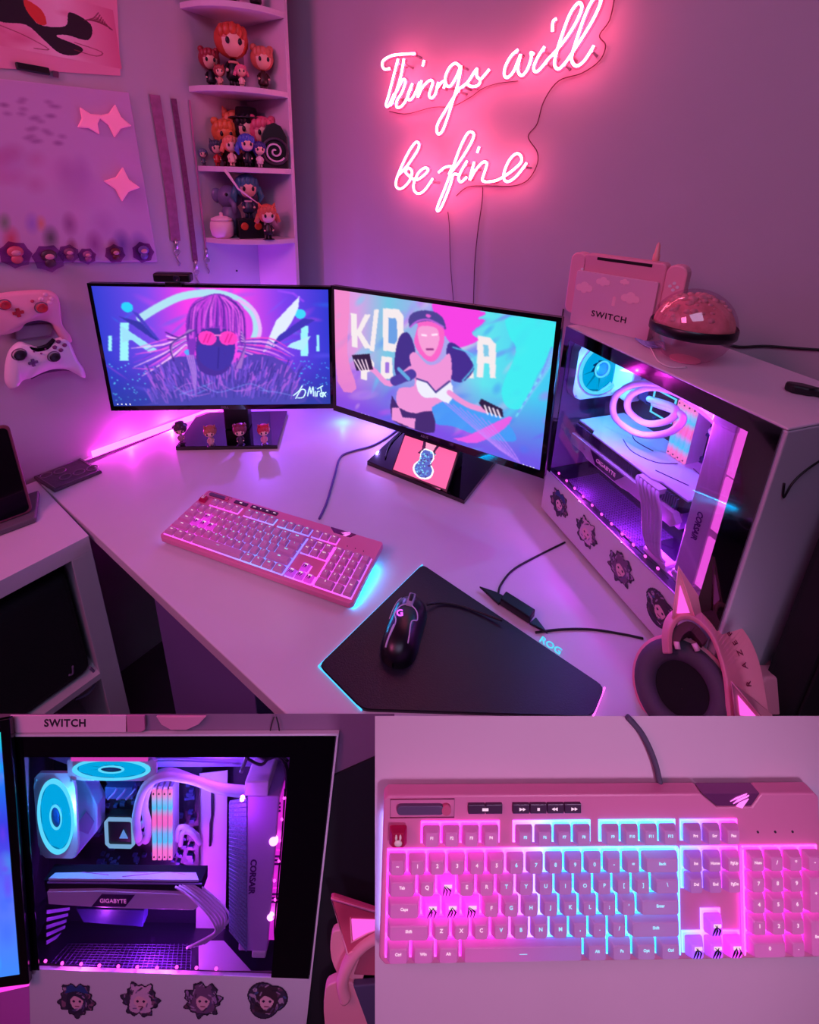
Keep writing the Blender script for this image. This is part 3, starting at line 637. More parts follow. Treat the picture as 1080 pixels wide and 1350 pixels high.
# ------------------------------------------------------------------ monitors
def FR(o, x, y, z): return Matrix([[x[i], y[i], z[i], o[i]] for i in range(3)] + [[0, 0, 0, 1]])
ML = FR((-.48129, 1.08864, .88744), (.9944, .10548, -.00674), (.00751, -.00693, .99995), (.10543, -.9944, -.00768))
MR = FR((.04168, .94933, .89953), (.84458, -.53426, .03541), (-.00669, .0556, .99843), (-.53539, -.84349, .04338))
scrm = attr_mat('screen_image', True, 1.15)
def monitor(label, M, base_px, neck_px, cv, brand, bez, name='monitor'):
    o = thing(name, label, 'monitor', M)
    W, H = .5646, .334; mi = M.inverted()
    MB().bb(-W/2, W/2, 0, H, -.016, -.002).build('housing', black, o, bevel=.002)
    m = MB(); t, s, b = bez
    m.bb(-W/2, W/2, H-t, H, -.002, .002).bb(-W/2, W/2, 0, b, -.002, .002).bb(-W/2, -W/2+s, b, H-t, -.002, .002).bb(W/2-s, W/2, b, H-t, -.002, .002)
    m.build('bezel', blackg, o)
    MB().bb(-W*.3, W*.3, H*.2, H*.8, -.045, -.016).build('rear_housing', black, o, bevel=.012)
    cv.mesh('screen', W-2*s, H-t-b, scrm, o, TR(0, b+(H-t-b)/2, .0005))
    text(brand, .009, mat('brand_grey', (130, 120, 140)), o, TR(0, b*.5, .0022), 'brand_lettering', ext=.0001)
    bq = [onz(*p, T) for p in base_px]; bl = [mi @ Vector(p) for p in bq]
    def wprism(poly, z0, z1, nm, m_, bevel=0): 
        mb = MB().prism([P2(p) for p in poly], z0, z1); mb.v = [tuple(mi @ Vector(v)) for v in mb.v]; return mb.build(nm, m_, o, bevel=bevel)
    wprism(bq, T+.0004, T+.012, 'base_plate', blackg, .001)
    n0 = onz(*neck_px, T+.012); n1 = M @ Vector((0, H*.45, -.045))
    zx = A([M[0][0], M[1][0], 0]); zy = A([-zx[1], zx[0], 0])
    p = [n0-zx*.035-zy*.02, n0+zx*.035-zy*.02, n0+zx*.035+zy*.02, n0-zx*.035+zy*.02]
    wprism(p, T+.012, T+.30, 'neck', black, .004)
    h = M @ Vector((0, H*.45, -.04)); mb = MB().tube([tuple(mi @ Vector((n0[0], n0[1], h[2]))), tuple(mi @ h)], .03, 12); mb.build('tilt_hinge', black, o)
    return o
# left screen picture: generic figure in round pink glasses with fur collar
c = Canvas(330, 196, [(58, 110), (1003, 112), (1010, 572), (150, 578)])
c.grad([(0, (46, 58, 200)), (.22, (120, 70, 225)), (.38, (235, 60, 225)), (.6, (240, 70, 225)), (.8, (120, 60, 225)), (1, (45, 55, 200))])
c.put(np.clip((c.Y/c.ny-.55)*2.2, 0, 1), (28, 45, 150), .85)
for k in range(40): c.blob((rng.uniform(130, 1000), rng.uniform(120, 560)), rng.uniform(8, 30), rng.uniform(2, 8), [(110, 90, 240), (40, 120, 235), (210, 70, 230)][k % 3], .35, .8, rng.uniform(-60, 60))
c.line([(250, 235), (330, 185), (420, 145), (540, 132), (640, 160), (700, 215), (712, 280), (690, 340)], 11, (168, 215, 232), 1, 5)
c.line([(640, 160), (700, 200), (725, 270), (715, 320)], 5, (225, 175, 240), .9, 5)
c.line([(800,120),(860,130),(900,160)], 3, (150, 70, 240), .8)
for x, y, w_, h_ in ((188, 328, 34, 150), (905, 320, 30, 120), (133, 335, 14, 60), (960, 330, 12, 66)): c.poly([(x-w_/2, y-h_/2), (x+w_/2, y-h_/2), (x+w_/2, y+h_/2), (x-w_/2, y+h_/2)], (150, 232, 240))
c.poly([(175, 265), (320, 360), (290, 372), (215, 320), (180, 330)], (150, 215, 238)); c.poly([(930, 300), (850, 330), (835, 345), (900, 360)], (170, 225, 240))
c.blob((198, 192), 8, 8, (40, 200, 245)); c.blob((888, 212), 8, 8, (60, 205, 240)); c.blob((437, 368), 5, 5, (80, 170, 245))
c.poly([(165, 228), (250, 250), (330, 330), (290, 310), (220, 262)], (50, 50, 160)); c.poly([(215, 205), (240, 215), (330, 325), (300, 305)], (70, 60, 190))
c.poly([(885, 140), (790, 240), (735, 368), (780, 345), (850, 250), (880, 190)], (215, 225, 245)); c.poly([(900, 230), (800, 300), (770, 345), (860, 290), (950, 235)], (60, 50, 175))
for k in range(60): x = rng.uniform(115, 330); c.blob((x, rng.uniform(400, 560)), 1.1, 1.1, (90, 215, 245), .9); c.blob((rng.uniform(860, 1005), rng.uniform(400, 540)), 1.1, 1.1, (70, 190, 245), .9)
# wings of hair strands
for k in range(13):
    y = 330+k*9; c.line([(430, 300+k*4), (340, y-10), (235+rng.uniform(-20, 50), y+rng.uniform(-10, 50))], rng.uniform(1.5, 5), [(235, 90, 220), (150, 60, 220), (240, 190, 240), (90, 50, 190)][k % 4], .9, 4, True)
    c.line([(640, 320+k*4), (760, y-20), (860+rng.uniform(-50, 20), y+rng.uniform(0, 50))], rng.uniform(1.5, 5), [(235, 70, 200), (110, 50, 200), (230, 150, 235), (80, 50, 190)][k % 4], .9, 4, True)
# fur shoulders and body
c.poly([(300,560),(290,470),(330,420),(400,385),(470,395),(560,430),(640,400),(700,375),(780,385),(850,430),(880,490),(870,575),(300,575)], (82, 62, 175), 1, 5)
for k in range(420):
    x = rng.uniform(290, 880); y0 = 400+abs(x-590)*.10; d0 = rng.uniform(0, 130); c.line([(x, y0+d0+16), (x+(x-590)*.07+rng.uniform(-8, 8), y0+d0-rng.uniform(4, 30))], 1.3, [(120, 80, 215), (60, 50, 150), (175, 90, 220)][k % 3], .9, 0, True)
c.put(np.clip((c.Y/c.ny-.75)*3, 0, 1), (45, 75, 165), .55)
for k in range(9): x = rng.uniform(330, 740); c.line([(x, 480+rng.uniform(0, 60)), (x+60, 500+rng.uniform(-20, 40)), (x+130, 490+rng.uniform(-20, 50))], 1.2, [(120, 150, 240), (190, 110, 230)][k % 2], .5, 4)
# head and hair
c.poly([(470,330),(480,430),(540,460),(600,430),(625,330),(600,240),(500,240)], (70, 45, 150), 1, 5)
c.poly([(430,300),(432,230),(460,170),(520,140),(570,136),(620,160),(650,220),(662,300),(650,345),(630,290),(600,275),(480,280),(470,340),(455,400),(440,360)], (125, 50, 185), 1, 5)
for k in range(70):
    x = rng.uniform(448, 655); c.line([(548+(x-545)*.35, 140+abs(x-545)*.1), (x, 195+rng.uniform(-18, 18)), (x+(x-545)*.10+rng.uniform(-8, 8), 262+abs(x-545)*.5+rng.uniform(-14, 14))], rng.uniform(.6, 2.), [(190, 60, 215), (80, 35, 150), (225, 90, 230)][k % 3], .9, 4)
for k in range(9): c.line([(440+k*3, 280), (405-k*4, 310+k*3), (350+k*4, 290+k*14)], 1.6, (240, 190, 245) if k % 2 else (70, 35, 140), .9, 4); c.line([(430+k*4, 380), (450+k*3, 450), (470, 540)], 1.4, (225, 160, 240) if k % 2 else (90, 60, 190), .8, 4); c.line([(650, 280+k*6), (665, 340), (650-k*3, 430)], 1.4, (235, 170, 240) if k % 2 else (80, 40, 160), .8, 4)
c.blob((514, 312), 13, 12, (250, 60, 190)); c.blob((597, 312), 13, 12, (250, 60, 190)); c.line([(545, 300), (566, 300)], 2, (255, 120, 210))
for x in (505, 520, 590, 605): c.line([(x+8, 295), (x-6, 328)], 1.6, (200, 30, 140), .8)
c.poly([(478,340),(560,345),(622,340),(610,410),(565,440),(520,430),(485,400)], (62, 48, 160), 1, 4); c.line([(560, 350), (556, 430)], 1.2, (40, 30, 120), .7)
c.line([(800, 562), (830, 540)], 0, (0, 0, 0), 0)
c.blur(1)
sgn = (205, 245, 250)
for s_ in ([(850,538),(875,520),(890,500)], [(860,550),(885,515),(905,520),(895,545),(870,548)], [(915,540),(925,505),(930,530),(940,505),(942,540)], [(950,522),(950,542)], [(958,542),(960,524),(970,522)], [(985,528),(974,530),(976,542),(988,540),(988,526)], [(1000,526),(992,532),(998,542)], [(960,512),(985,500)], [(975,505),(985,545)]): c.line([(860+(x-850)*.88, y) for x, y in s_], 1.3, sgn, 1, 3)
for k in range(4): c.blob((165+k*16, 572), 1.2, 1.2, (230, 230, 240))
monitor('left monitor on a black square stand showing a figure in round pink glasses', ML, [(232, 594), (366, 592), (379, 546), (262, 548)], (315, 562), c, 'DELL', (.007, .008, .013))
# right screen picture: plain stand-in, woman in a cap before splashes of paint
c = Canvas(330, 200, [(55, 65), (1005, 205), (930, 825), (65, 548)])
c.grad([(0, (225, 130, 205)), (.13, (205, 150, 215)), (.3, (110, 190, 215)), (.55, (170, 150, 225)), (.75, (90, 215, 225)), (1, (60, 190, 230))])
c.put(np.clip((c.Y/c.ny-.5)*2.2, 0, 1), (110, 60, 215), .85)
for k in range(120): c.blob((rng.uniform(60, 1000), rng.uniform(80, 800)), rng.uniform(8, 36), rng.uniform(3, 10), [(70, 215, 235), (225, 80, 225), (120, 70, 230), (230, 190, 220), (60, 110, 230)][k % 5], .35, .7, rng.uniform(-70, -20))
c.poly([(60,70),(120,80),(110,330),(150,480),(70,450)], (232, 130, 190), .8, 3)
crm = (232, 222, 225)
# big block letters  K/DA  POPSTAR
def blk(polys):
    for p in polys: c.poly(p, crm)
blk([[(125,165),(150,168),(155,310),(130,305)], [(150,240),(185,170),(210,172),(170,245),(215,315),(185,312),(152,255)], [(225,150),(245,150),(225,325),(205,322)]])
c.poly([(262,145),(330,150),(350,180),(350,300),(325,330),(262,322)], crm); c.poly([(285,185),(315,188),(322,205),(322,280),(312,295),(285,290)], (100, 150, 215))
blk([[(165,350),(210,355),(225,375),(222,405),(195,412),(195,445),(168,440)], [(255,345),(300,350),(305,440),(250,440)]])
c.poly([(272,370),(288,372),(288,415),(272,415)], (150, 110, 210))
c.poly([(665,260),(720,270),(745,300),(742,440),(718,440),(715,380),(692,378),(690,438),(662,436)], crm); c.poly([(690,300),(712,302),(714,350),(692,348)], (120, 190, 220))
c.poly([(590,410),(640,380),(650,440),(600,440)], crm)
c.poly([(470,130),(560,135),(700,165),(665,190),(700,200),(640,250),(670,280),(600,310),(560,300),(520,250)], (232, 62, 215), 1, 3)
c.poly([(800,185),(1000,210),(985,330),(920,430),(860,560),(790,560),(770,480),(830,330),(800,260)], (58, 225, 228), .9, 4)
c.poly([(480,500),(620,560),(760,600),(830,700),(700,690),(560,640),(480,620)], (55, 150, 235), .85, 4); c.poly([(560,690),(620,680),(800,600),(780,650),(660,710)], (235, 85, 215), .9, 3)
for k in range(8): c.line([(500+k*30, 520+k*14), (640+k*24, 640+k*14), (760+k*12, 740+k*8)], 1.2, (190, 130, 240), .7, 4)
for k in range(12): c.line([(830+k*10, 600-k*16), (900+k*5, 500-k*10), (985, 380-k*6)], 1.4, (110, 120, 235) if k % 2 else (120, 235, 240), .7, 3)
# figure: dark hair, cap, plain face, top, arms
c.poly([(330,270),(370,250),(400,330),(390,440),(330,440),(310,380)], (60, 45, 130), 1, 5); c.poly([(545,290),(610,330),(650,400),(600,455),(550,440),(530,370)], (62, 42, 135), 1, 5)
c.line([(560, 310), (640, 340), (650, 390), (600, 450)], 1.4, (90, 190, 230), .9, 4)
skn = (226, 140, 205)
c.poly([(375,345),(400,330),(450,380),(500,375),(545,335),(555,420),(530,520),(470,560),(470,600),(360,590),(320,540),(330,480),(395,470),(385,400)], skn, 1, 3)
c.poly([(385,190),(410,215),(395,290),(430,350),(470,370),(505,340),(525,260),(500,200),(440,190)], (236, 95, 190), 1, 4)
c.poly([(415,225),(490,230),(500,290),(470,345),(440,335),(415,285)], (232, 150, 205), 1, 4)
c.poly([(375,225),(375,180),(410,158),(470,158),(515,185),(530,235),(500,215),(450,200),(400,210)], (70, 62, 140), 1, 4); c.line([(378, 225), (410, 200), (460, 195), (520, 225)], 2, (180, 90, 210), 1, 4); c.blob((455, 178), 4, 2.5, (220, 90, 200))
c.line([(428, 258), (446, 260)], 2, (255, 230, 245)); c.line([(472, 258), (492, 256)], 2, (255, 230, 245)); c.line([(448, 318), (475, 318)], 2, (120, 30, 110))
c.poly([(405,440),(450,455),(485,495),(545,450),(560,500),(540,545),(490,520),(440,520),(410,490)], (225, 225, 240), 1, 2); c.line([(405, 440), (450, 455), (486, 497), (545, 452)], 2, (60, 50, 130))
c.poly([(300,510),(330,560),(400,585),(470,575),(480,665),(390,650),(300,610)], (60, 38, 105), 1, 2); c.poly([(300,560),(330,560),(345,600),(400,605),(395,650),(300,610)], skn)
c.line([(380, 400), (290, 460), (230, 410), (190, 380)], 9, skn, 1, 4); c.line([(385, 420), (310, 450)], 14, (70, 55, 150), 1, 3); c.line([(330,400),(370,440)], 6, (90, 160, 215), 1)
c.poly([(130,340),(205,335),(220,400),(150,405)], (40, 26, 60)); 
for k in range(4): c.line([(140+k*16, 360), (165+k*12, 402)], 2, (245, 215, 235))
c.line([(545, 500), (620, 550), (700, 575)], 8, skn, 1, 4); c.poly([(680,525),(770,570),(775,605),(700,580),(670,545)], (35, 25, 60))
for k in range(4): c.line([(695+k*18, 555+k*6), (708+k*18, 590+k*5)], 2, (245, 225, 240))
c.blur(1)
for k in range(9): c.blob((172+k*15, 583+k*5), 1.1, 1.1, (230, 225, 245))
for k in range(4): c.blob((860+k*14, 803+k*4), 1, 1, (230, 230, 240))
monitor('right monitor on a black stand showing a woman in a cap among paint splashes', MR, [(484, 613), (612, 665), (654, 611), (537, 563)], (590, 612), c, 'ASUS', (.009, .010, .016))
# webcam
wc = thing('webcam', 'small black webcam clipped on top of the left monitor', 'webcam', ML @ TR(-.088, .336, 0))
MB().bb(-.042, .042, .004, .026, -.014, .012).build('body', black, wc, bevel=.005, seg=3)
MB().bb(-.018, .018, -.006, .004, -.012, .008).bb(-.016, .016, -.03, .004, -.024, -.019).build('clip', black, wc, bevel=.001)
MB().lathe([(.008, 0), (.008, .003), (.006, .004), (.004, .002), (.0005, .002)], 20, M=TR(.012, .015, .0115)).build('lens', mat('lens_glass', (40, 35, 60), .05), wc)
# four figures on the left base
for i, (x, y, H, hair, body, lab, kw) in enumerate((
    (240, 584, .060, (70,35,60), (150,90,130), 'dark-haired figure at the left end of the monitor base', dict(hat=(60,30,60))),
    (279, 588, .062, (175,100,85), (190,140,140), 'light brown cat-eared figure, second on the monitor base', dict(ears='cat')),
    (318, 587, .066, (130,40,70), (50,30,50), 'crimson-haired figure, third on the monitor base', dict(ears='ball')),
    (349, 586, .062, (190,40,60), (200,120,150), 'bright red-haired figure at the right of the monitor base', dict(ears='cat')))):
    p = onz(x, y, T+.0121); figure(lab, (p[0], p[1], T+.0122), H, hair, body, face=18, group='small figures on the monitor base', **kw)
# small phone display in front of the right monitor
q = [(532.5, 571.7), (602.5, 593.3), (586.7, 638.3), (519.2, 612.5)]
pb0 = onz(517, 620, T+.014); pb1 = onz(588, 647, T+.014); dx = pb1-pb0; wd = np.linalg.norm(dx); dx /= wd
nh = A([dx[1], -dx[0], 0]); upv = Z*math.sin(math.radians(52))-nh*math.cos(math.radians(52))
PM = frame(pb0, dx, upv)
pt = onpl(532.5, 571.7, pb0, np.cross(dx, upv)); hh = (pt-pb0)@upv
ph = thing('small_display', 'small tilted display with pink picture in front of the right monitor', 'display', PM)
MB().bb(-.003, wd+.003, -.004, hh+.004, -.009, -.001).build('body', black, ph, bevel=.002)
c = Canvas(120, 74, [(0, 0), (120, 0), (120, 74), (0, 74)]); c.a[..., :3] = (244, 95, 155)
c.poly([(44, 0), (46, 16), (40, 26), (78, 26), (76, 10), (80, 0)], (45, 15, 60)); c.poly([(50, 0), (74, 0), (70, 14), (54, 14)], (250, 150, 190))
c.poly([(60, 12), (72, 14), (78, 26), (76, 38), (86, 50), (82, 66), (62, 72), (44, 64), (40, 50), (48, 38), (46, 24), (50, 14)], (235, 240, 250), 1, 4)
c.poly([(60, 15), (71, 17), (75, 27), (73, 38), (82, 50), (79, 63), (62, 69), (47, 61), (44, 50), (51, 38), (49, 25), (52, 16)], (40, 95, 185), 1, 4)
for k in range(60): c.blob((rng.uniform(48, 78), rng.uniform(16, 66)), rng.uniform(1, 3), rng.uniform(1, 2), [(110, 215, 235), (25, 35, 110), (70, 150, 220)][k % 3], .9)
c.mesh('screen', wd-.004, hh-.006, scrm, ph, TR(wd/2, hh/2, 0))
MB().bb(.01, wd-.01, -.003, .0, -.03, .012).build('stand', blackg, ph)
MB().prism([(.01, -.03), (.02, -.06), (.03, -.06), (.03, -.03)], 0, .002, M=RX(0)).build('rear_leg', black, ph) if False else None

# ------------------------------------------------------------------ keyboard
def capmat(name, col, tw):
    if name in MATS: return MATS[name]
    m = bpy.data.materials.new(name); m.use_nodes = True; nt = m.node_tree; b = nt.nodes['Principled BSDF']; o = nt.nodes['Material Output']
    b.inputs['Base Color'].default_value = L4(col); b.inputs['Roughness'].default_value = .5
    t = nt.nodes.new('ShaderNodeBsdfTranslucent'); t.inputs[0].default_value = L4(np.minimum(A(col)*1.1, 255)); x = nt.nodes.new('ShaderNodeMixShader'); x.inputs[0].default_value = tw
    nt.links.new(b.outputs[0], x.inputs[1]); nt.links.new(t.outputs[0], x.inputs[2]); nt.links.new(x.outputs[0], o.inputs[0]); MATS[name] = m; return m
capM = capmat('pink_keycap', (205, 142, 182), .07); clearM = capmat('clear_keycap', (240, 150, 235), .45)
redM = capmat('ruby_keycap', (190, 20, 90), .45)
U = .01905
rowsY = [.033, .058, .077, .096, .1155, .1355]
def kb_layout():
    K = []
    x = 0
    K.append(('Esc', .5, 0, 1, 'esc'))
    for i in range(4): K.append(('F%d' % (i+1), 2.2+i, 0, 1, ''))
    for i in range(4): K.append(('F%d' % (i+5), 6.95+i, 0, 1, ''))
    for i in range(4): K.append(('F%d' % (i+9), 11.45+i, 0, 1, ''))
    for i, t in enumerate(('Prt', 'Scr', 'Pau')): K.append((t, 15.75+i, 0, 1, ''))
    r1 = ['~', '1', '2', '3', '4', '5', '6', '7', '8', '9', '0', '-', '=']
    for i, t in enumerate(r1): K.append((t, .5+i, 1, 1, ''))
    K.append(('Back', 14, 1, 2, ''))
    K.append(('Tab', .75, 2, 1.5, ''))
    for i, t in enumerate('QWERTYUIOP[]'): K.append((t, 2+i, 2, 1, 'wasd' if t == 'W' else ''))
    K.append(('\\', 14.25, 2, 1.5, ''))
    K.append(('Caps', .875, 3, 1.75, ''))
    for i, t in enumerate("ASDFGHJKL;'"): K.append((t, 2.25+i, 3, 1, 'wasd' if t in 'ASD' else ''))
    K.append(('Enter', 13.875, 3, 2.25, ''))
    K.append(('Shift', 1.125, 4, 2.25, ''))
    for i, t in enumerate('ZXCVBNM,./'): K.append((t, 2.75+i, 4, 1, ''))
    K.append(('Shift', 13.625, 4, 2.75, ''))
    for t, xx, w_ in (('Ctrl', .625, 1.25), ('Win', 1.875, 1.25), ('Alt', 3.125, 1.25), ('____', 6.875, 6.25), ('Alt', 10.625, 1.25), ('Fn', 11.875, 1.25), ('Opt', 13.125, 1.25), ('Ctrl', 14.375, 1.25)): K.append((t, xx, 5, w_, ''))
    for r, ts in ((1, ('Ins', 'Home', 'PgUp')), (2, ('Del', 'End', 'PgDn'))):
        for i, t in enumerate(ts): K.append((t, 15.75+i, r, 1, ''))
    K.append(('^', 16.75, 4, 1, 'arrow')); K += [('<', 15.75, 5, 1, 'arrow'), ('v', 16.75, 5, 1, 'arrow'), ('>', 17.75, 5, 1, 'arrow')]
    for r, ts in ((1, ('Num', '/', '*', '-')), (2, '789'), (3, '456'), (4, '123')):
        for i, t in enumerate(ts): K.append((t, 19+i, r, 1, ''))
    K += [('+', 22, 2.5, 1, 'tall'), ('Ent', 22, 4.5, 1, 'tall'), ('0', 19.5, 5, 2, ''), ('.', 21, 5, 1, '')]
    return K
capcache = {}
def keycap_mesh(w_, h_, m):
    k = (w_, h_, m.name)
    if k in capcache: return capcache[k]
    W = w_*U/2-.0011; D = h_*U/2-.0011; b = MB(); tx = W-.0028; ty = D-.0026; H = .0068
    lv = [(W, D, 0, 0), (W, D, .0012, 0), (tx+.0006, ty+.0006, H-.0008, .0006), (tx, ty, H, .0006)]
    vs = []; n = 12
    for X, Y, z, dy in lv:
        r = .0016
        for cx, cy, a0 in ((X-r, Y-r, 0), (-X+r, Y-r, 90), (-X+r, -Y+r, 180), (X-r, -Y+r, 270)):
            for i in range(3): a = math.radians(a0+45*i); vs.append((cx+r*math.cos(a), cy+r*math.sin(a)+dy, z))
    fs = [(j*n+i, j*n+(i+1) % n, (j+1)*n+(i+1) % n, (j+1)*n+i) for j in range(3) for i in range(n)]+[tuple(range(3*n, 4*n))]
    b.add(vs, fs, 0); o = b.build('key', m); me = o.data; bpy.data.objects.remove(o); capcache[k] = me; return me
KGSTOPS = None
KEYGLOW = ramp_mat('key_backlight', [(0, (235, 20, 225)), (.25, (235, 30, 230)), (.32, (140, 100, 245)), (.38, (20, 150, 255)), (.60, (10, 200, 255)), (.68, (40, 120, 255)), (.75, (120, 60, 245)), (.80, (235, 30, 230)), (1, (240, 30, 215))], 0, -.215, .215, 3.8)
KEYGLOW_B = ramp_mat('key_backlight_soft', [(0, (200, 60, 225)), (.2, (225, 60, 230)), (.36, (130, 110, 245)), (.5, (60, 160, 255)), (.68, (90, 110, 250)), (.78, (225, 50, 230)), (1, (190, 90, 235))], 0, -.215, .215, 1.1)
LEGA = emit_mat('legend_lit_pink', tuple(lin((255, 205, 240))), 1.0); LEGB = emit_mat('legend_lit_cyan', tuple(lin((165, 225, 255))), 1.1)
kbpink = mat('keyboard_pink', (218, 122, 165), .42, bump=.02, nscale=300)
def keyboard(label, M, glow=None):
    glow = glow or KEYGLOW; side_glow = True
    o = thing('keyboard', label, 'keyboard', M)
    w2, d2 = .2195, .0765; yt = .0765
    deck = [(-w2+.004, d2), (.098, d2), (.114, d2-.0125), (.150, d2-.0125), (.160, d2), (w2-.004, d2), (w2, d2-.004), (w2+.001, -d2+.006), (w2-.005, -d2), (-w2+.005, -d2), (-w2-.001, -d2+.006), (-w2, d2-.004)]
    MB().prism(deck, .003, .0165).build('body', kbpink, o, bevel=.0015)
    MB().prism([(-w2+.007, d2-.006), (w2-.007, d2-.006), (w2-.007, -d2+.006), (-w2+.007, -d2+.006)], 0, .003).build('bottom_tray', black, o)
    # glossy corner wedge with emblem
    MB().prism([(.100, d2-.0003), (.1585, d2-.0003), (.1495, d2-.0118), (.1145, d2-.0118)], .004, .0160).build('emblem_plate', mat('mirror_plum', (140, 70, 130), .15, metal=.5), o)
    e = MB(); tri = [[(0, 0), (.016, .006), (.0175, .0075), (.006, .0035)], [(.003, -.0022), (.0185, .0045), (.0195, .006), (.008, .0018)], [(.006, -.0045), (.012, -.0062), (.019, .0025), (.010, -.001)]]
    for t_ in tri: e.prism([(.128+x, d2-.0075+y) for x, y in t_], .016, .0167)
    e.build('emblem', emit_mat('emblem_glow', tuple(lin((255, 120, 240))), 1.4), o)
    if side_glow:
        cg = emit_mat('cyan_side_light', (.0, .45, 1.), 70); bgm = emit_mat('blue_side_light', (.25, .35, 1.), 14)
        MB().bb(w2-.006, w2-.0015, -d2+.012, d2-.04, .0012, .0029).build('side_light', cg, o)
        MB().bb(-w2+.0015, -w2+.006, -d2+.012, d2-.03, .0012, .0029).build('side_light', bgm, o)
    zt = .0166
    X = lambda u: (u*U-.2143)
    # lit plates under the key groups
    gl = MB()
    for u0_, u1, r0, r1 in ((1.7, 5.7, 0, 0), (6.45, 10.45, 0, 0), (10.95, 14.95, 0, 0), (15.25, 18.25, 0, 0), (0, 15, 1, 5), (15.25, 18.25, 1, 2), (16.25, 17.25, 4, 4), (15.25, 18.25, 5, 5), (18.5, 22.5, 1, 5)):
        gl.bb(X(u0_)-.0006, X(u1)+.0006, yt-rowsY[r0]+U*.52, yt-rowsY[r1]-U*.52, zt, zt+.0006)
    gl.build('backlight', glow, o)
    rim = MB()
    for xx, ww in ((18.5, .0014),): rim.bb(X(xx)-.0022, X(xx)-.0008, yt-rowsY[1]+U*.5, yt-rowsY[5]-U*.5, zt, zt+.004)
    rim.bb(X(15)+.0006, X(15)+.0018, yt-rowsY[1]+U*.5, yt-rowsY[5]-U*.5, zt, zt+.003)
    rim.build('light_guide', glow, o)
    blk_ = mat('ink_black', (20, 8, 26), .6)
    for t, ux, r, w_, kind in kb_layout():
        ry = yt-(rowsY[int(r)] if r == int(r) else (rowsY[int(r)]+rowsY[int(r)+1])/2); x = X(ux)
        m = {'esc': redM, 'wasd': clearM, 'arrow': clearM}.get(kind, capM)
        me = keycap_mesh(w_, 2 if kind == 'tall' else 1, m); k = bpy.data.objects.new('key', me); COL.objects.link(k); k.parent = o; k.location = (x, ry, zt+.0026)
        if kind == 'esc':
            mb = MB().ball((0, -.001, .0075), (.004, .003, .001), 10, 5).ball((-.002, .004, .0075), (.0012, .003, .0008), 8, 5).ball((.002, .004, .0075), (.0012, .003, .0008), 8, 5); mb.build('rabbit_mark', mat('cream_mark', (240, 225, 210)), k)
        elif kind in ('wasd', 'arrow'):
            mb = MB()
            for j in range(3): a = random.uniform(-.9, .9); mb.tube([(-.004+j*.003, -.005, .0070), (-.002+j*.003+a*.001, 0, .0072), (a*.004, .004, .0070)], [.0003, .0008, .0002], 5)
            mb.build('brush_mark', blk_, k)
            me2 = MB().box((.001, .0035, .0069), (.0075, .003, .0003)); me2.build('brush_mark', LEGA, k)
        else:
            cyan = 5.6 < ux < 15.3
            text(t, .0036 if len(t) > 1 else .0048, LEGB if cyan else LEGA, k, TR(0, .0026, .0069), 'legend', ext=.00008, bold=.00012)
    # media keys and wheel
    for xs, n in ((-.1365, 2), (-.0925, 4)):
        for i in range(n): MB().bb(xs+i*.0172, xs+i*.0172+.0166, yt-.0155, yt-.0065, zt-.001, zt+.0025).build('media_key', mat('media_key_plum', (72, 42, 72), .4), o, bevel=.0008)
    for i, tt in enumerate(('II', '_', '>', '<')): pass
    gly = MB()
    def tri_(x, s): gly.prism([(x-s, yt-.0095), (x-s, yt-.0125), (x+s, yt-.011)], zt+.0025, zt+.0028)
    xs = -.0925
    for i in range(4):
        x = xs+i*.0172+.0083
        if i == 1: gly.box((x, yt-.011, zt+.0027), (.0024, .0024, .0003))
        elif i == 2: tri_(x, -.0018); tri_(x-.0026, -.0014)
        else: tri_(x, .0018); tri_(x+.003, .0014)
    gly.bb(xs-.0272-.003, xs-.0272+.003, yt-.0122, yt-.0098, zt+.0025, zt+.0028)
    gly.build('media_symbols', LEGA, o)
    MB().prism(off(rr(.046, .0085, .004), -.2065, yt-.0155), zt-.001, zt+.003).build('volume_roller', mat('roller_plum', (95, 70, 105), .45), o, bevel=.0006)
    MB().cyl((-.158, yt-.0112, zt-.001), (-.158, yt-.0112, zt+.0035), .0045, 16).build('roller_cap', mat('deep_pink_plastic'), o)
    MB().tube([(-.213, yt-.020, zt+.0001), (-.213, yt-.003, zt+.0001), (-.150, yt-.003, zt+.0001), (-.150, yt-.020, zt+.0001)], .0005, 5, closed=True).build('corner_seam', mat('seam_plum', (130, 50, 85)), o)
    dm = MB()
    for i in range(3): dm.cyl((X(19.4)+i*.0178, yt-.036, zt-.001), (X(19.4)+i*.0178, yt-.036, zt+.0005), .0011, 8)
    dm.build('status_light', mat('ink_black'), o)
    return o
KO = A([-.29299, .69185, T]); KY = A([.3290, .9137, 0]); KY = KY/np.linalg.norm(A([.33137, .94309, 0])) if False else A([.3315, .9434, 0])
KX = A([.9434, -.3315, 0])
kc = KO+KY*.069+Z*.0085
tl = math.radians(6.0); ky = KY*math.cos(tl)+Z*math.sin(tl)
KM = frame(kc, KX, ky) @ Matrix.Diagonal((1., .925, 1., 1))
kb1 = keyboard('pink backlit keyboard lying on the white desk before the left monitor', KM, KEYGLOW_B)
ft = MB()
for s in (-1, 1): ft.bb(s*.17-.012, s*.17+.012, .058, .064, -.0145, .001)
ft.build('foot', black, kb1)
def dcable(name, label, pts, r=.0022, m=None, z=None):
    pp = [tuple(onz(x, y, T+(r if z is None else z))+A([0, 0, .0003])) for x, y in pts]
    return tag(MB().tube(smooth(pp, 6), r, 7).build(name, m or blkc), label, 'cable')
dcable('keyboard_cable', 'grey braided cable from the keyboard to behind the monitors', [(421, 684), (431, 662), (441, 628), (449, 603), (465, 595), (490, 588), (512, 576), (530, 562)], .0028, mat('braid_violet', (92, 74, 140), .7))
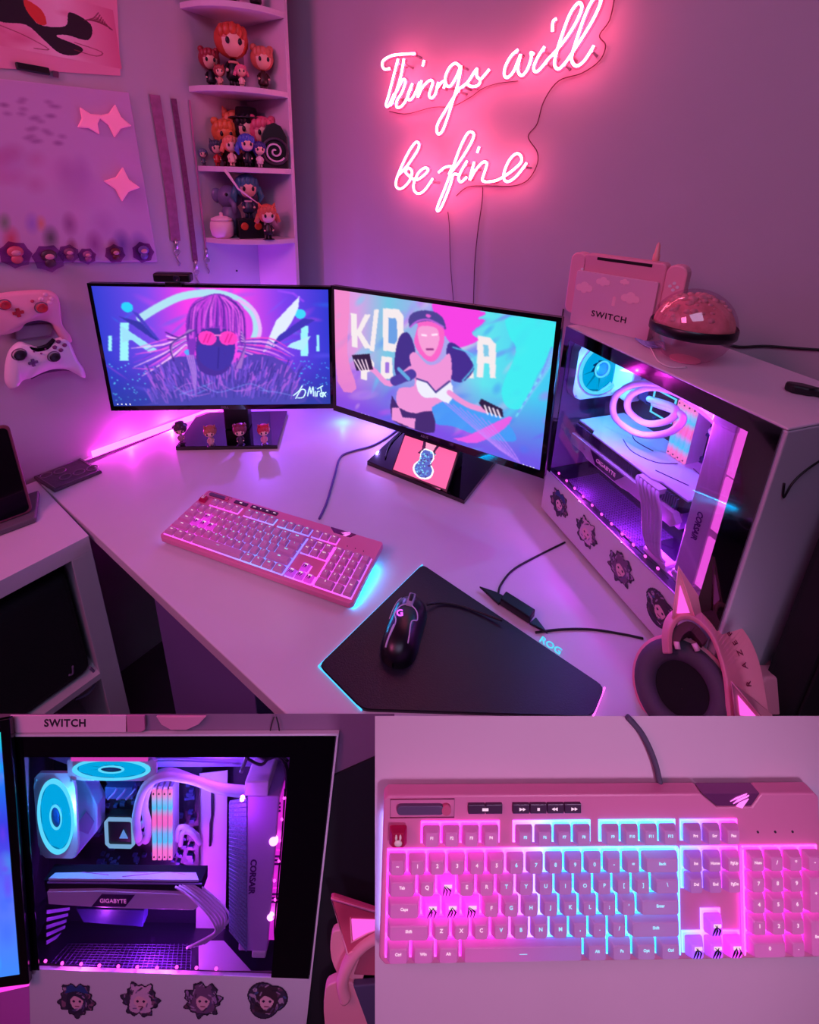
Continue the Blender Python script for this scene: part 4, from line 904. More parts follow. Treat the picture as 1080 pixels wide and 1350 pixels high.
dcable('display_cable', 'short black cable curving behind the small display', [(508, 603), (512, 590), (520, 578), (532, 566)], .002, z=.016)

# ------------------------------------------------------------------ mouse pad, mouse, hub
pA = onz(557, 746, T); pB = onz(797, 908, T); pC = onz(420, 880, T)
padm = mat('black_cloth', (18, 15, 30), .42, bump=.2, nscale=500)
pd = thing('mouse_pad', 'black mouse pad with glowing rim under the black mouse', 'mouse pad')
yc = .456
def cuty(a, b): t = (yc-a[1])/(b[1]-a[1]); return a+(b-a)*t
pDn = pB+(pC-pA)
poly = [pA, pB, cuty(pB, pDn), cuty(pC, pDn), pC]
def inset(q, k): c_ = sum(q)/len(q); return [c_+(p-c_)*k for p in q]
def roundp(q, r=.012, n=4):
    out = []
    for i, p in enumerate(q):
        a = q[i-1]-p; b = q[(i+1) % len(q)]-p; a = a/np.linalg.norm(a)*r; b = b/np.linalg.norm(b)*r
        for j in range(n+1): t = j/n; out.append(p+a*(1-t)**2+b*t*t)
    return out
rp = roundp(poly)
MB().prism([P2(p) for p in rp], T+.0003, T+.004).build('mat_base', black, pd)
MB().prism([P2(p) for p in roundp(inset(poly, .988))], T+.004, T+.0052).build('cloth', padm, pd)
for a, b, m_, nm in ((pA, pC, emit_mat('pad_cyan', tuple(lin((70, 190, 255))), 1.6), 'rim_light'), (pC, cuty(pC, pDn), emit_mat('pad_cyan'  , (0, 0, 0)), 'rim_light'), (pB, cuty(pB, pDn), emit_mat('pad_pink', tuple(lin((255, 90, 235))), 2.5), 'rim_light')):
    MB().tube([tuple(a+Z*.0028), tuple(b+Z*.0028)], .0013, 6).build(nm, m_, pd)
dirx = (pB-pA)/np.linalg.norm(pB-pA); diry = A([-dirx[1], dirx[0], 0])
lg = onz(726, 851, T+.0055); text('ROG', .017, emit_mat('rog_cyan', tuple(lin((90, 215, 250))), 1.1), pd, frame(lg, dirx, diry), 'lit_lettering', ext=.0002, bold=.0004)
hb = thing('usb_hub', 'small black cable box clipped on the top edge of the mouse pad', 'hub', frame(onz(680, 808, T), dirx, diry))
MB().bb(-.028, .030, -.010, .012, .0054, .021).build('body', black, hb, bevel=.002)
MB().prism([(-.075, -.002), (-.028, -.012), (-.028, .010), (-.045, .008)], .0054, .010).build('bracket', black, hb, bevel=.001)
MB().prism([(.030, -.010), (.062, -.006), (.034, .008)], .0054, .010).build('bracket', black, hb, bevel=.001)
dcable('hub_cable', 'thin black cable from the cable box up to the tower', [(657, 786), (660, 772), (676, 752), (705, 735), (745, 715)], .002)
dcable('pad_cable', 'thin black cable from the pad corner right to the tower', [(706, 834), (740, 830), (780, 830), (820, 836), (848, 842)], .002)
p = [tuple(onz(x, y, T+.0052+zz)) for x, y, zz in ((563, 797, .010), (580, 795, .004), (605, 798, .003), (635, 808, .004), (662, 818, .008))]
tag(MB().tube(smooth(p, 6), .0020, 7).build('mouse_cable', blkc), 'black cable from the mouse to the small cable box', 'cable')
# mouse: nose towards upper right
mo0 = onz(520, 876, T+.0053); mo1 = onz(545, 797, T+.0053); my = (mo1-mo0); ml = np.linalg.norm(my); my /= ml; mx_ = A([my[1], -my[0], 0])
ms = thing('mouse', 'black gaming mouse with white angular lines on the pad', 'mouse', frame((mo0+mo1)/2+Z*0, mx_, my))
def mouse_surf(u, v, k=1.):  # u -1..1 across, v -1..1 back to front
    wx = .033*(1-.10*math.cos(v*2.4))*math.sqrt(max(0, 1-abs(v)**3.2)); h = .036*math.sqrt(max(0, 1-abs(v*.97)**3))*(1-.22*max(v, 0)) * (max(0, 1-abs(u)**2.6))**.5
    return (u*wx*k, v*ml*.56, max(h*k, 0)+.001)
nu, nv = 20, 24; vs = []; fs = []
for j in range(nv+1):
    v = -math.cos(math.pi*j/nv)*.999
    for i in range(nu+1): vs.append(mouse_surf(-math.cos(math.pi*i/nu), v))
for j in range(nv):
    for i in range(nu): a = j*(nu+1)+i; fs.append((a, a+1, a+nu+2, a+nu+1))
MB().add(vs, fs, 0, True).build('shell', mat('mouse_black', (12, 10, 18), .3), ms)
silw = mat('pale_trim', (200, 185, 215), .35)
def mline(pts, r=.0011, name='trim_line', m=silw): return MB().tube([mouse_surf(a, b, 1.015) for a, b in smooth(pts, 5)], r, 6).build(name, m, ms)
mline([(-.05, .42), (-.45, .30), (-.62, .05), (-.40, -.18), (-.42, -.45), (-.62, -.78)])
mline([(.05, .42), (.50, .28), (.66, .05), (.42, -.10), (.50, -.45), (.55, -.62)])
mline([(-.75, .75), (-.86, .35), (-.92, .05)], .0009); mline([(-.42, -.3), (-.52, -.6), (-.66, -.80)], .0016)
MB().bb(-.006, .006, .022, .050, .022, .0345).build('button_bridge', mat('bridge_grey', (150, 140, 165), .35), ms, bevel=.002)
MB().lathe([(.006, -.003), (.009, -.0025), (.009, .0025), (.006, .003)], 16, M=TR(0, .040, .030) @ RY(90)).build('scroll_wheel', darkrub, ms)
text('G', .016, emit_mat('logo_violet', tuple(lin((215, 90, 250))), 1.6), ms, TR(*mouse_surf(-.30, .02, 1.06)) @ RX(4) @ RZ(20), 'lit_logo', ext=.0003, bold=.0005)
# ------------------------------------------------------------------ desktop computer components
fcy = emit_mat('fan_cyan', (.0, .60, .85), 1.3); fcr = emit_mat('fan_ring_cyan', (.12, .95, 1.), 1.5)
fpk = emit_mat('fan_magenta', (.85, .05, .85), 1.1); fpr = emit_mat('fan_ring_magenta', (1., .12, .75), 1.4)
tubem = mat('white_sleeve', (215, 190, 215), .6, bump=.3, nscale=600)
pcbm = mat('circuit_board', (22, 18, 34), .4, bump=.2, nscale=200)
def part(name, parent, M):
    o = bpy.data.objects.new(name, None); COL.objects.link(o); o.parent = parent; o.matrix_local = M; return o
def fan(parent, M, R, blade=fcy, ring=fcr, t=.022, fm=None):
    """faces local +z"""
    fm = fm or pcwhite; s = R*1.12
    hole = [(R*1.0*math.cos(a), R*1.0*math.sin(a)) for a in np.linspace(0, 2*math.pi, 33)[:-1]]
    sq = []
    for a in np.linspace(0, 2*math.pi, 33)[:-1]:
        c_, s_ = math.cos(a), math.sin(a); k = s/max(abs(c_), abs(s_)); k = min(k, R*1.42); sq.append((c_*k, s_*k))
    m = MB(); n = 32
    vs = [(x, y, z) for z in (-t, 0) for x, y in hole]+[(x, y, z) for z in (-t, 0) for x, y in sq]
    fs = []
    for i in range(n):
        j = (i+1) % n; fs += [(n+i, n+j, 3*n+j, 3*n+i)[::-1], (i, j, 2*n+j, 2*n+i), (i, n+i, n+j, j), (2*n+i, 2*n+j, 3*n+j, 3*n+i)]
    m.add(vs, fs); f = m.build('fan_frame', fm, parent); f.matrix_local = M
    b = MB()
    for k in range(9):
        a0 = 2*math.pi*k/9; pts = []
        for rr_, da, z in ((R*.30, 0, -.004), (R*.93, -.12, -.004), (R*.93, .72, -.012), (R*.30, .78, -.012)): pts.append((rr_*math.cos(a0+da), rr_*math.sin(a0+da), z*t/.022))
        b.add(pts, [(0, 1, 2, 3)])
    MB().lathe([(R*.97, -.0135*t/.022), (.0005, -.0135*t/.022)], 32, cap=False).build('diffuser', emit_mat('diffuser_teal', (.0, .42, .62), 1.) if blade == fcy else blade, f)
    b.build('blades', blade, f); MB().torus((0, 0, .001), R*.93, R*.06, n=40, m=8).build('light_ring', ring, f)
    MB().lathe([(R*.30, -.014), (R*.30, -.001), (R*.24, .001), (R*.10, .0015), (.0005, .0015)], 24).build('hub', mat('hub_blue', (20, 60, 110), .35), f)
    MB().torus((0, 0, .001), R*.30, R*.035, n=28, m=6).build('hub_ring', ring, f)
    sc = MB()
    for a in (1, -1):
        for b_ in (1, -1): sc.cyl((a*s*.86, b_*s*.86, -.001), (a*s*.86, b_*s*.86, .0015), R*.06, 8)
    sc.build('screw', silver, f)
    return f
def ramstick(parent, M, h=.11, d=.035):
    """local x thickness, y depth, z up"""
    o = MB().bb(-.0032, .0032, 0, d, 0, h).build('memory_module', pcwhite, parent); o.matrix_local = M
    rm = ramp_mat('memory_light', [(0, (255, 120, 190)), (.14, (255, 130, 200)), (.26, (60, 215, 240)), (.38, (110, 200, 240)), (.50, (255, 110, 190)), (.62, (255, 120, 190)), (.74, (60, 220, 240)), (.84, (150, 210, 240)), (.93, (255, 150, 205)), (1, (255, 130, 200))], 2, 0, .11, 1.5)
    rm.node_tree.nodes['Principled BSDF'].inputs['Base Color'].default_value = (.05, .05, .05, 1)
    MB().bb(-.0034, .0034, -.004, .001, .003, h-.003).build('light_bar', rm, o)
    MB().cyl((0, -.0045, .008), (0, -.0035, .008), .0015, 8).cyl((0, -.0045, h-.008), (0, -.0035, h-.008), .0015, 8).build('rivet', black, o)
    return o
def stickers(parent, spots, r, M):
    pal = [(52, 40, 62), (110, 60, 90), (70, 90, 150), (150, 90, 120), (200, 160, 190)]
    for i, (x, z) in enumerate(spots):
        n = 64; c = Canvas(n, n); c.a[..., :3] = (60, 45, 70); R = np.random.RandomState(20+i)
        th_ = np.arctan2(c.Y-n/2, c.X-n/2); rad = np.hypot(c.X-n/2, c.Y-n/2)
        edge = n*(.40+.045*np.sin(th_*(5+i)+i)+.03*np.sin(th_*13+i*2))
        if i == 3: edge = n*(.36+.10*np.abs(np.cos(th_*1.5+.4)))
        c.a[..., 3] = (rad < edge).astype(float)
        for k in range(50): a = R.uniform(0, 6.28); q = R.uniform(.1, .42)*n; c.blob((n/2+q*math.cos(a), n/2+q*math.sin(a)), R.uniform(2, 6), R.uniform(1, 4), pal[R.randint(5)], .8, 0, R.uniform(0, 180))
        hair = [(45, 35, 60), (205, 160, 190), (110, 70, 110), (60, 35, 50)][i]
        c.poly([(18, 30), (24, 12), (40, 12), (47, 30), (46, 50), (18, 50)], hair, 1, 4)
        c.poly([(23, 30), (32, 24), (42, 30), (39, 42), (32, 48), (25, 42)], (222, 165, 180), 1, 4)
        c.line([(22, 30), (28, 24), (36, 26), (43, 31)], 3, hair, 1, 3)
        c.blob((28, 34), 1.8, 2.2, (50, 20, 60)); c.blob((37, 34), 1.8, 2.2, (50, 20, 60)); c.line([(30, 42), (35, 42)], 1, (120, 40, 70))
        if i in (1, 3):
            c.poly([(20, 18), (16, 4), (27, 14)], hair); c.poly([(45, 18), (50, 4), (38, 14)], hair)
        if i == 2:
            c.poly([(18, 28), (4, 10), (2, 26), (14, 38)], (150, 110, 160)); c.poly([(46, 28), (60, 10), (62, 26), (50, 38)], (150, 110, 160)); c.blob((25, 13), 4, 4, hair); c.blob((40, 13), 4, 4, hair)
        for k in range(26): a = R.uniform(0, 6.28); q = R.uniform(.16, .36)*n; c.line([(n/2+q*math.cos(a), n/2+q*math.sin(a)), (n/2+q*1.1*math.cos(a+.3), n/2+q*1.25*math.sin(a+.3))], R.uniform(.6, 1.6), [(30, 22, 40), (190, 150, 190), (90, 70, 120)][k % 3], .85)
        if i == 0: c.poly([(16, 22), (20, 10), (44, 10), (50, 22), (32, 18)], (40, 60, 120))
        edge2 = (rad > edge-2.2); c.a[edge2, :3] = (40, 28, 48)
        c.mesh('sticker', 2*r, 2*r, attr_mat('print', False), parent, M @ TR(x, 0, z) @ RX(90) @ TR(0, 0, .0006))
def tubes(parent, pts, r, name='coolant_tube'):
    return MB().tube(smooth(pts, 7), r, 10).build(name, tubem, parent)
PL, PH, PW = .428, .455, .205; SH = .118
def led_row(parent, xs, y, z, m=None):
    for i, x in enumerate(xs): MB().ball((x, y, z), (.0028, .002, .0028), 10, 6).build('led', emit_mat('led_pink_dot', (1., .07, .62), 4.5), parent)
    MB().tube([(xs[0]-.02, y+.002, z-.002)]+[(x, y+.003, z-.002+.002*math.sin(k*2)) for k, x in enumerate(xs)]+[(xs[-1]+.02, y+.002, z-.002)], .0011, 5).build('led_wire', black, parent)

def case_main(M):
    Mi = M.inverted(); mo = A(M.translation); mn = A([M[0][1], M[1][1], 0])
    def tl_(x, y, yl): return Mi @ Vector(onpl(x, y, mo+mn*yl, mn))
    pc = thing('desktop_computer', 'white tower computer with glass side and lit interior on the desk', 'computer', M)
    MB().bb(0, PL, .0, PW, PH-.004, PH).build('top_panel', pcwhite, pc, bevel=.002)
    MB().bb(0, PL, .0, PW, 0.012, .016).build('bottom_panel', pcwhite, pc)
    MB().bb(PL-.012, PL, .0, PW, .012, PH-.004).build('front_panel', pcwhite, pc, bevel=.002)
    MB().bb(0, .003, .0, PW, .016, PH-.004).build('rear_panel', mat('rear_steel', (70, 60, 90), .6), pc)
    MB().bb(.003, PL-.012, PW-.003, PW, .016, PH-.004).build('far_side_panel', pcwhite, pc)
    MB().bb(0, PL-.012, -.0015, .002, .012, SH).build('shroud_panel', pcwhite, pc, bevel=.001)
    for x in (.05, .37):
        for y in (.03, .17): MB().lathe([(.014, 0), (.016, .013)], 16, M=TR(x, y, -.0005)).build('foot', black, pc)
    MB().bb(.003, PL-.012, .002, PW-.004, SH-.002, SH).build('power_supply_shroud', mat('shroud_dark', (30, 20, 50), .5), pc)
    g = MB()
    for i in range(34): g.bb(.05+i*.006, .0525+i*.006, .012, .10, SH, SH+.0008)
    for i in range(15): g.bb(.05, .2535, .012+i*.006, .0145+i*.006, SH, SH+.0008)
    g.build('vent_mesh', mat('vent_lilac', (95, 72, 130), .5), pc)
    f = MB(); gb = blackg
    f.bb(.002, PL-.004, -.0045, -.002, PH-.026, PH-.002).bb(.002, .016, -.0045, -.002, SH, PH-.026).bb(PL-.040, PL-.004, -.0045, -.002, SH, PH-.026)
    f.build('glass_border', gb, pc)
    MB().bb(.016, PL-.040, -.0042, -.0022, SH+.001, PH-.026).build('glass_panel', glass_mat('tinted_glass', (232, 222, 240), .05), pc)
    MB().bb(PL-.0445, PL-.004, -.0044, -.0023, SH, SH+.004).build('glass_edge', silver, pc)
    stickers(pc, [(.060, .068), (.150, .068), (.245, .068), (.335, .068)], .036, TR(0, -.0018, 0))
    led_row(pc, [.030+.0275*i for i in range(11)], .010, SH+.004)
    # board and coolers
    MB().bb(.02, .285, .150, .154, .135, .445).build('motherboard', pcbm, pc)
    hs = mat('heatsink_plum', (70, 55, 105), .4, metal=.4)
    MB().bb(.022, .075, .115, .150, .30, .435).build('port_cover', pcwhite, pc, bevel=.006)
    for a in ((.085, .135, .40, .43), (.075, .10, .31, .40), (.225, .262, .16, .22), (.10, .19, .145, .19)): MB().bb(a[0], a[1], .138, .150, a[2], a[3]).build('heatsink', hs, pc, bevel=.002)
    chips = MB()
    for k in range(60): x = rng.uniform(.08, .27); z = rng.uniform(.14, .43); s_ = rng.uniform(.002, .007); chips.bb(x-s_, x+s_, .144, .150, z-s_*.6, z+s_*.6)
    stuff(chips.build('board_chips', mat('chip_blue', (60, 70, 120), .4, metal=.3), pc))
    pu = part('cooler_pump', pc, TR(.155, .122, .335))
    MB().bb(-.028, .028, 0, .028, -.028, .028).build('pump_body', black, pu, bevel=.006, seg=3)
    MB().prism(rr(.05, .05, .010), 0, .004, M=TR(-.025, .002, .025) @ RX(90) @ TR(0, -.05, 0)).build('pump_face', mat('pump_dark', (16, 18, 34), .15), pu)
    MB().tube([(-.024, -.003, -.024), (.024, -.003, -.024), (.024, -.003, .024), (-.024, -.003, .024)], .0022, 6, closed=True).build('light_ring', fcr, pu)
    MB().prism([(-.008, -.007), (0, .009), (.008, -.007), (.004, -.007), (0, .002), (-.004, -.007)], 0, .001, M=TR(0, -.0025, 0) @ RX(90)).build('pump_mark', emit_mat('mark_blue', tuple(lin((120, 190, 255))), 1.), pu)
    fan(pc, frame((.028, .080, .362), (0, 1., 0), (0, 0, 1.)), .058)
    for i in range(4): ramstick(pc, TR(.196+i*.0105, .112, .255), .115, .038)
    # graphics card
    gp_ = part('graphics_card', pc, TR(.010, .016, -.010))
    top_ = [(.028, .140), (.028, .018), (.075, .018), (.085, .006), (.235, .006), (.250, .016), (.300, .016), (.300, .140)]
    MB().prism(top_, .262, .266).build('backplate', mat('backplate_white', (205, 200, 225), .45), gp_, bevel=.001)
    mk = MB()
    for pts in ([(.10, .09), (.13, .07), (.17, .075)], [(.12, .05), (.16, .035), (.20, .05), (.215, .085)], [(.17, .11), (.20, .10)], [(.22, .03), (.27, .05)], [(.06, .10), (.085, .085)], [(.235, .10), (.28, .085), (.285, .06)]): mk.tube([(x, y, .2664) for x, y in smooth(pts, 5)], .0011, 5)
    mk.build('backplate_lines', mat('line_plum', (80, 40, 95), .5), gp_)
    MB().bb(.030, .296, .014, .138, .238, .262).build('heatsink_fins', mat('fin_dark', (28, 22, 40), .4, metal=.5), gp_)
    fins = MB()
    for i in range(60): fins.bb(.032+i*.0043, .0335+i*.0043, .009, .014, .240, .260)
    stuff(fins.build('fin_edges', mat('fin_edge', (85, 70, 120), .4, metal=.4), gp_))
    MB().prism([(.030, .238), (.030, .214), (.070, .214), (.085, .208), (.180, .208), (.200, .212), (.292, .212), (.300, .225), (.290, .238)], -.016, -.002, M=RX(90)).build('side_shroud', pcwhite, gp_, bevel=.001)
    MB().bb(.030, .296, .018, .138, .206, .238).build('fan_shroud', mat('card_shroud', (120, 100, 140), .5), gp_)
    MB().prism([(.092, .235), (.112, .212), (.165, .212), (.185, .235)], .0001, .0012, M=TR(0, .0018, 0) @ RX(90)).build('name_plate', mat('plate_dark', (60, 30, 80), .3), gp_)
    text('GIGABYTE', .0115, emit_mat('lettering_pink', tuple(lin((240, 120, 220))), 1.), gp_, TR(.139, .0004, .2235) @ RX(90), ext=.0002)
    MB().cyl((.075, .001, .226), (.075, .004, .226), .003, 8).cyl((.27, .001, .226), (.27, .004, .226), .003, 8).build('screw', silver, gp_)
    for k in range(6):
        x = .225+k*.0086
        tubes(pc, [(x, .016, .248), (x+.006, .009, .243), (x+.026-k*.001, .007, .215), (x+.038-k*.002, .009, .170), (x+.046-k*.003, .016, .140), (x+.048-k*.003, .030, SH+.005)], .0031, 'power_wire')
    MB().bb(.226, .272, .012, .030, .242, .252).build('power_plug', pcwhite, pc, bevel=.001)
    MB().bb(.262, .310, .020, .044, SH, SH+.010).build('wire_comb', pcwhite, pc, bevel=.002)
    # vertical cable cover, radiator with fans
    MB().bb(.288, .318, .10, .16, SH, .425).build('cable_cover', pcwhite, pc, bevel=.002)
    MB().bb(.30, .40, .02, .18, SH, SH+.003).build('floor_plate', pcwhite, pc)
    rd = part('radiator', pc, TR(0, 0, 0))
    MB().bb(.322, .358, .022, .150, .135, .405).build('radiator_body', pcwhite, rd, bevel=.002)
    MB().bb(.320, .360, .020, .152, .405, .432).build('header_tank', pcwhite, rd, bevel=.003)
    MB().bb(.320, .360, .020, .152, SH+.004, .135).build('header_tank', pcwhite, rd, bevel=.003)
    fz = MB()
    for i in range(60): fz.bb(.3205, .322, .030, .142, .140+i*.0043, .1418+i*.0043)
    stuff(fz.build('fin_edges', mat('fin_pale', (150, 140, 185), .4), rd))
    text('CORSAIR', .0125, mat('lettering_plum', (85, 25, 110), .4), rd, frame((.340, .0215, .235), (0, 0, -1.), (1., 0, 0)), ext=.0003, bold=.0003)
    for z in (.185, .290, .385):
        fan(pc, frame((.362, .085, z), (0, 1., 0), (0, 0, 1.)) @ RY(180) @ TR(0, 0, -.004), .047, fpk, fpr, .02)
        MB().bb(.359, .388, .024, .028, z-.045, z+.045).build('side_light', fpr, pc)
    tubes(pc, [tuple(tl_(*q)) for q in ((862,532,.115),(900,548,.075),(882,570,.055),(842,572,.045),(811,550,.04),(812,522,.04),(840,506,.045),(890,510,.05),(930,538,.06),(958,566,.065))], .0062)
    tubes(pc, [tuple(tl_(*q)) for q in ((856,526,.115),(890,538,.085),(882,554,.07),(852,558,.06),(829,541,.055),(832,521,.055),(860,511,.06),(900,522,.075),(948,560,.095))], .0062)
    tubes(pc, [(.245, .140, .33), (.26, .12, .335), (.285, .13, .32)], .006, 'power_wire')
    # top fan
    fan(pc, frame((.12, .085, .432), (1., 0, 0), (0, -1., 0)), .055)
    MB().bb(.30, .40, .06, .20, .432, .440).build('top_light', fpr, pc)
    return pc
PX = A([.3206, -.947, 0]); PX /= np.linalg.norm(PX); PY = A([-PX[1], PX[0], 0])
PCM = frame((.318, .898, T), PX, PY)
pcm = case_main(PCM)
def pcp(x, y, z): return tuple(PCM @ Vector((x, y, z)))
point('fan_glow', pcp(.065, .07, .36), 1.3, (.05, .6, 1.), .03)
point('case_magenta_glow', pcp(.27, .03, .17), 1.2, (.62, .06, 1.), .02)
point('case_magenta_glow_b', pcp(.18, .012, .33), .9, (.32, .16, 1.), .02)
point('case_led_glow', pcp(.10, .014, .140), .3, (.80, .07, 1.), .01)
point('case_led_glow_b', pcp(.22, .014, .140), .3, (.80, .07, 1.), .01)
point('case_top_glow', pcp(.29, .015, .40), .9, (.60, .08, 1.), .02)
# items on the tower
zt = T+PH
dB = onz(751, 425.6, zt); dR = onz(853, 450, zt); dx = dR-dB; dw = np.linalg.norm(dx); dx /= dw; dn = A([-dx[1], dx[0], 0])   # dn points away from viewer
top = onpl(756, 355, dB, dn); dh = top[2]-zt
DM = frame(dB+dn*.0, dx, Z)                               # x right, y up, z = x cross y (towards viewer)
dock = thing('console_dock', 'pink console dock with clouds and SWITCH lettering on the tower', 'console dock', DM)
pkd = mat('dock_pink', (225, 172, 196), .45)
MB().prism(rr(dw, dh, .004), -.006, 0).build('front_plate', pkd, dock, bevel=.001)
MB().bb(0, dw, 0, dh*.95, -.048, -.036).build('back_plate', pkd, dock, bevel=.002)
MB().bb(0, dw, 0, .02, -.036, -.006).build('base', pkd, dock)
text('SWITCH', dh*.15, mat('lettering_dark', (45, 15, 35), .5), dock, TR(dw*.50, dh*.27, .0004), ext=.0002, sp=1.15, bold=.0003)
cl = mat('cloud_pink', (250, 190, 205), .5)
for cx_, cy_, s_ in ((.13, .70, 1.), (.36, .86, .8), (.72, .66, 1.), (.62, .92, .5)):
    mb = MB()
    for k, (ax, ay, ar) in enumerate(((-.010, 0, .007), (0, .004, .0085), (.010, 0, .007), (0, -.003, .007))): mb.lathe([(ar*s_, 0), (ar*s_, .0007)], 14, M=TR(dw*cx_+ax*s_, dh*cy_+ay*s_, .0001+k*.0001))
    mb.build('cloud', cl, dock)
MB().lathe([(.003, 0), (.003, .0006)], 10, M=TR(dw*.53, dh*.62, 0)).bb(dw*.53-.003, dw*.53+.003, dh*.48, dh*.62, 0, .0006).build('rabbit_print', cl, dock)
con = thing('game_console', 'pink handheld console standing in the dock with pink side grips', 'console', DM @ TR(0, .02, -.021))
MB().prism(off(rr(dw*1.0, dh*1.12, .008), .006, 0), -.0135, .0135).build('tablet', mat('console_pink', (222, 145, 168), .4), con, bevel=.003)
MB().bb(dw*.22, dw*.88, dh*1.035, dh*1.085, .013, .0142).build('vent_slot', black, con)
for s, x0 in ((-1, -.010), (1, dw+.006)):
    g = MB().prism(off(rr(.034, dh*1.13, .015), x0-(.010 if s < 0 else 0), -.001), -.0135, .0135).build('side_grip', mat('grip_pink', (230, 155, 175), .4), con, bevel=.003)
    mb = MB()
    for a in range(4): mb.lathe([(.0028, 0), (.0028, .002)], 10, M=TR(x0+.017+.006*math.cos(a*math.pi/2), dh*.78+.006*math.sin(a*math.pi/2), .0135))
    mb.build('buttons', mat('white_plastic'), g); MB().lathe([(.006, 0), (.005, .004), (.0065, .006), (.0005, .007)], 14, M=TR(x0+.017, dh*.52, .0135)).build('thumbstick', mat('white_plastic'), g)
pn = onz(851, 350, T+PH+dh); pB_ = frame(DM @ Vector((dw*.86, dh+.016, -.030)), (1., 0, 0), (0, 1., 0))
tb_ = thing('lip_gloss_tube', 'small rose tube standing up behind the console', 'tube', pB_)
MB().lathe([(.006, 0), (.006, .028), (.0045, .030), (.0035, .045), (.001, .050)], 14).build('tube_body', mat('rose_tube', (225, 150, 150), .3), tb_)
MB().lathe([(.0064, 0), (.0064, .006)], 14).build('cap_ring', silver, tb_)
# domed ball
bc = onz(903, 474, zt); Rb = .0615
ball = thing('domed_globe', 'clear ball with pink filling and dark band on the tower', 'globe', TR(bc[0], bc[1], zt+Rb*.93))
clg = glass_mat('clear_globe', (250, 232, 242), .14, .03)
MB().ball((0, 0, 0), Rb, 40, 14, z0=.0, z1=.999).build('upper_dome', clg, ball)
MB().lathe([(Rb*.36, -Rb*.925), (Rb*.60, -Rb*.79), (Rb*.82, -Rb*.56), (Rb*.95, -Rb*.28), (Rb, 0)], 40, cap=False).build('lower_bowl', glass_mat('frosted_globe', (250, 225, 240), .16, .2), ball)
MB().lathe([(Rb*.30, -Rb*.93), (Rb*.37, -Rb*.93), (Rb*.37, -Rb*.90)], 30).build('foot_ring', mat('pale_pink_shell'), ball)
MB().lathe([(Rb*1.0, -.010), (Rb*1.025, -.008), (Rb*1.025, .005), (Rb*1.0, .007)], 48, cap=False).build('band', mat('band_black', (18, 12, 20), .3), ball)
fl_ = MB(); fl_.ball((0, 0, .002), (Rb*.94, Rb*.94, Rb*.80), 24, 10, z0=0, z1=.999); fl_.build('filling', mat('salmon_filling', (230, 120, 130), .9, noise=.35, nscale=60, bump=1, emis=(230, 110, 120), es=.06), ball)
cr_ = MB()
for k in range(90):
    a = rng.uniform(0, 6.28); q_ = rng.uniform(0, .95); rr_ = Rb*.86*math.sqrt(q_); z = .004+Rb*.78*math.sqrt(max(0, 1-q_)); s_ = rng.uniform(.003, .008)
    cr_.ball((rr_*math.cos(a), rr_*math.sin(a), z), (s_, s_*.8, s_*.7), 6, 4)
stuff(cr_.build('crystals', [mat('salmon_crystal', (240, 150, 150), .6, noise=.3, nscale=80)], ball))
wp = [tuple(onz(x, y, zt+.002)) for x, y in smooth([(853, 452), (860, 462), (868, 476), (884, 484), (905, 484)], 5)]
tag(MB().tube(wp, .0012, 6).build('charging_lead', mat('white_plastic')), 'thin white lead on top of the tower under the globe', 'cable')
bun = thing('cable_bundle', 'small bundle of pale blue cable ends beside the dock corner', 'cable')
for k in range(5): MB().tube([tuple(onz(x, y, zt+.003+k*.001)) for x, y in smooth([(838+k*3, 446+k), (850+k*2, 455-k), (862+k*3, 458-k*2), (876, 457+k)], 4)], .0016, 6).build('strand', mat('pale_blue_cable', (150, 170, 230), .5), bun)
qx = onz(1068, 521, zt); kx = thing('dongle', 'black pinched dongle lying on the right edge of the tower top', 'dongle', TR(qx[0], qx[1], zt) @ RZ(-35))
MB().prism([(-.030, -.004), (-.022, -.011), (-.004, -.010), (.004, -.005), (.03, -.010), (.045, -.004), (.045, .006), (.004, .006), (-.01, .010), (-.028, .006)], .0005, .013).build('shell', black, kx, bevel=.003)
MB().bb(.045, .055, -.004, .004, .003, .009).build('plug', silver, kx)
tag(MB().tube([pcp(PL+.002, .022+k[0]*.001, k[1]) for k in smooth([(0, .375), (8, .352), (16, .372), (34, .388), (60, .40)], 5)], .0013, 6).build('thin_wire', blkc), 'thin dark wire hooked across the front of the tower', 'cable')
dcable('dock_power_cable', 'black cable leaving the back left of the dock', [(748, 398), (744, 404), (742, 416), (741, 430)], .002, z=PH*0+.44)
# near-black panel filling the dark area beside the tower
dc0 = PCM @ Vector((PL+.012, .105, 0))
dpanel = thing('dark_panel', 'near-black tall panel standing before the right half of the tower front', 'cabinet', frame((dc0[0], dc0[1], 0), PX, PY))
MB().bb(.0, .05, 0, .45, .0, 1.19).build('panel_body', mat('near_black_board', (14, 9, 18), .7), dpanel, bevel=.01)
MB().bb(.05, .054, .005, .44, .01, 1.18).build('panel_face', mat('near_black_board'), dpanel, bevel=.004)
MB().bb(.054, .068, .05, .06, .9, 1.0).build('panel_bar', black, dpanel)

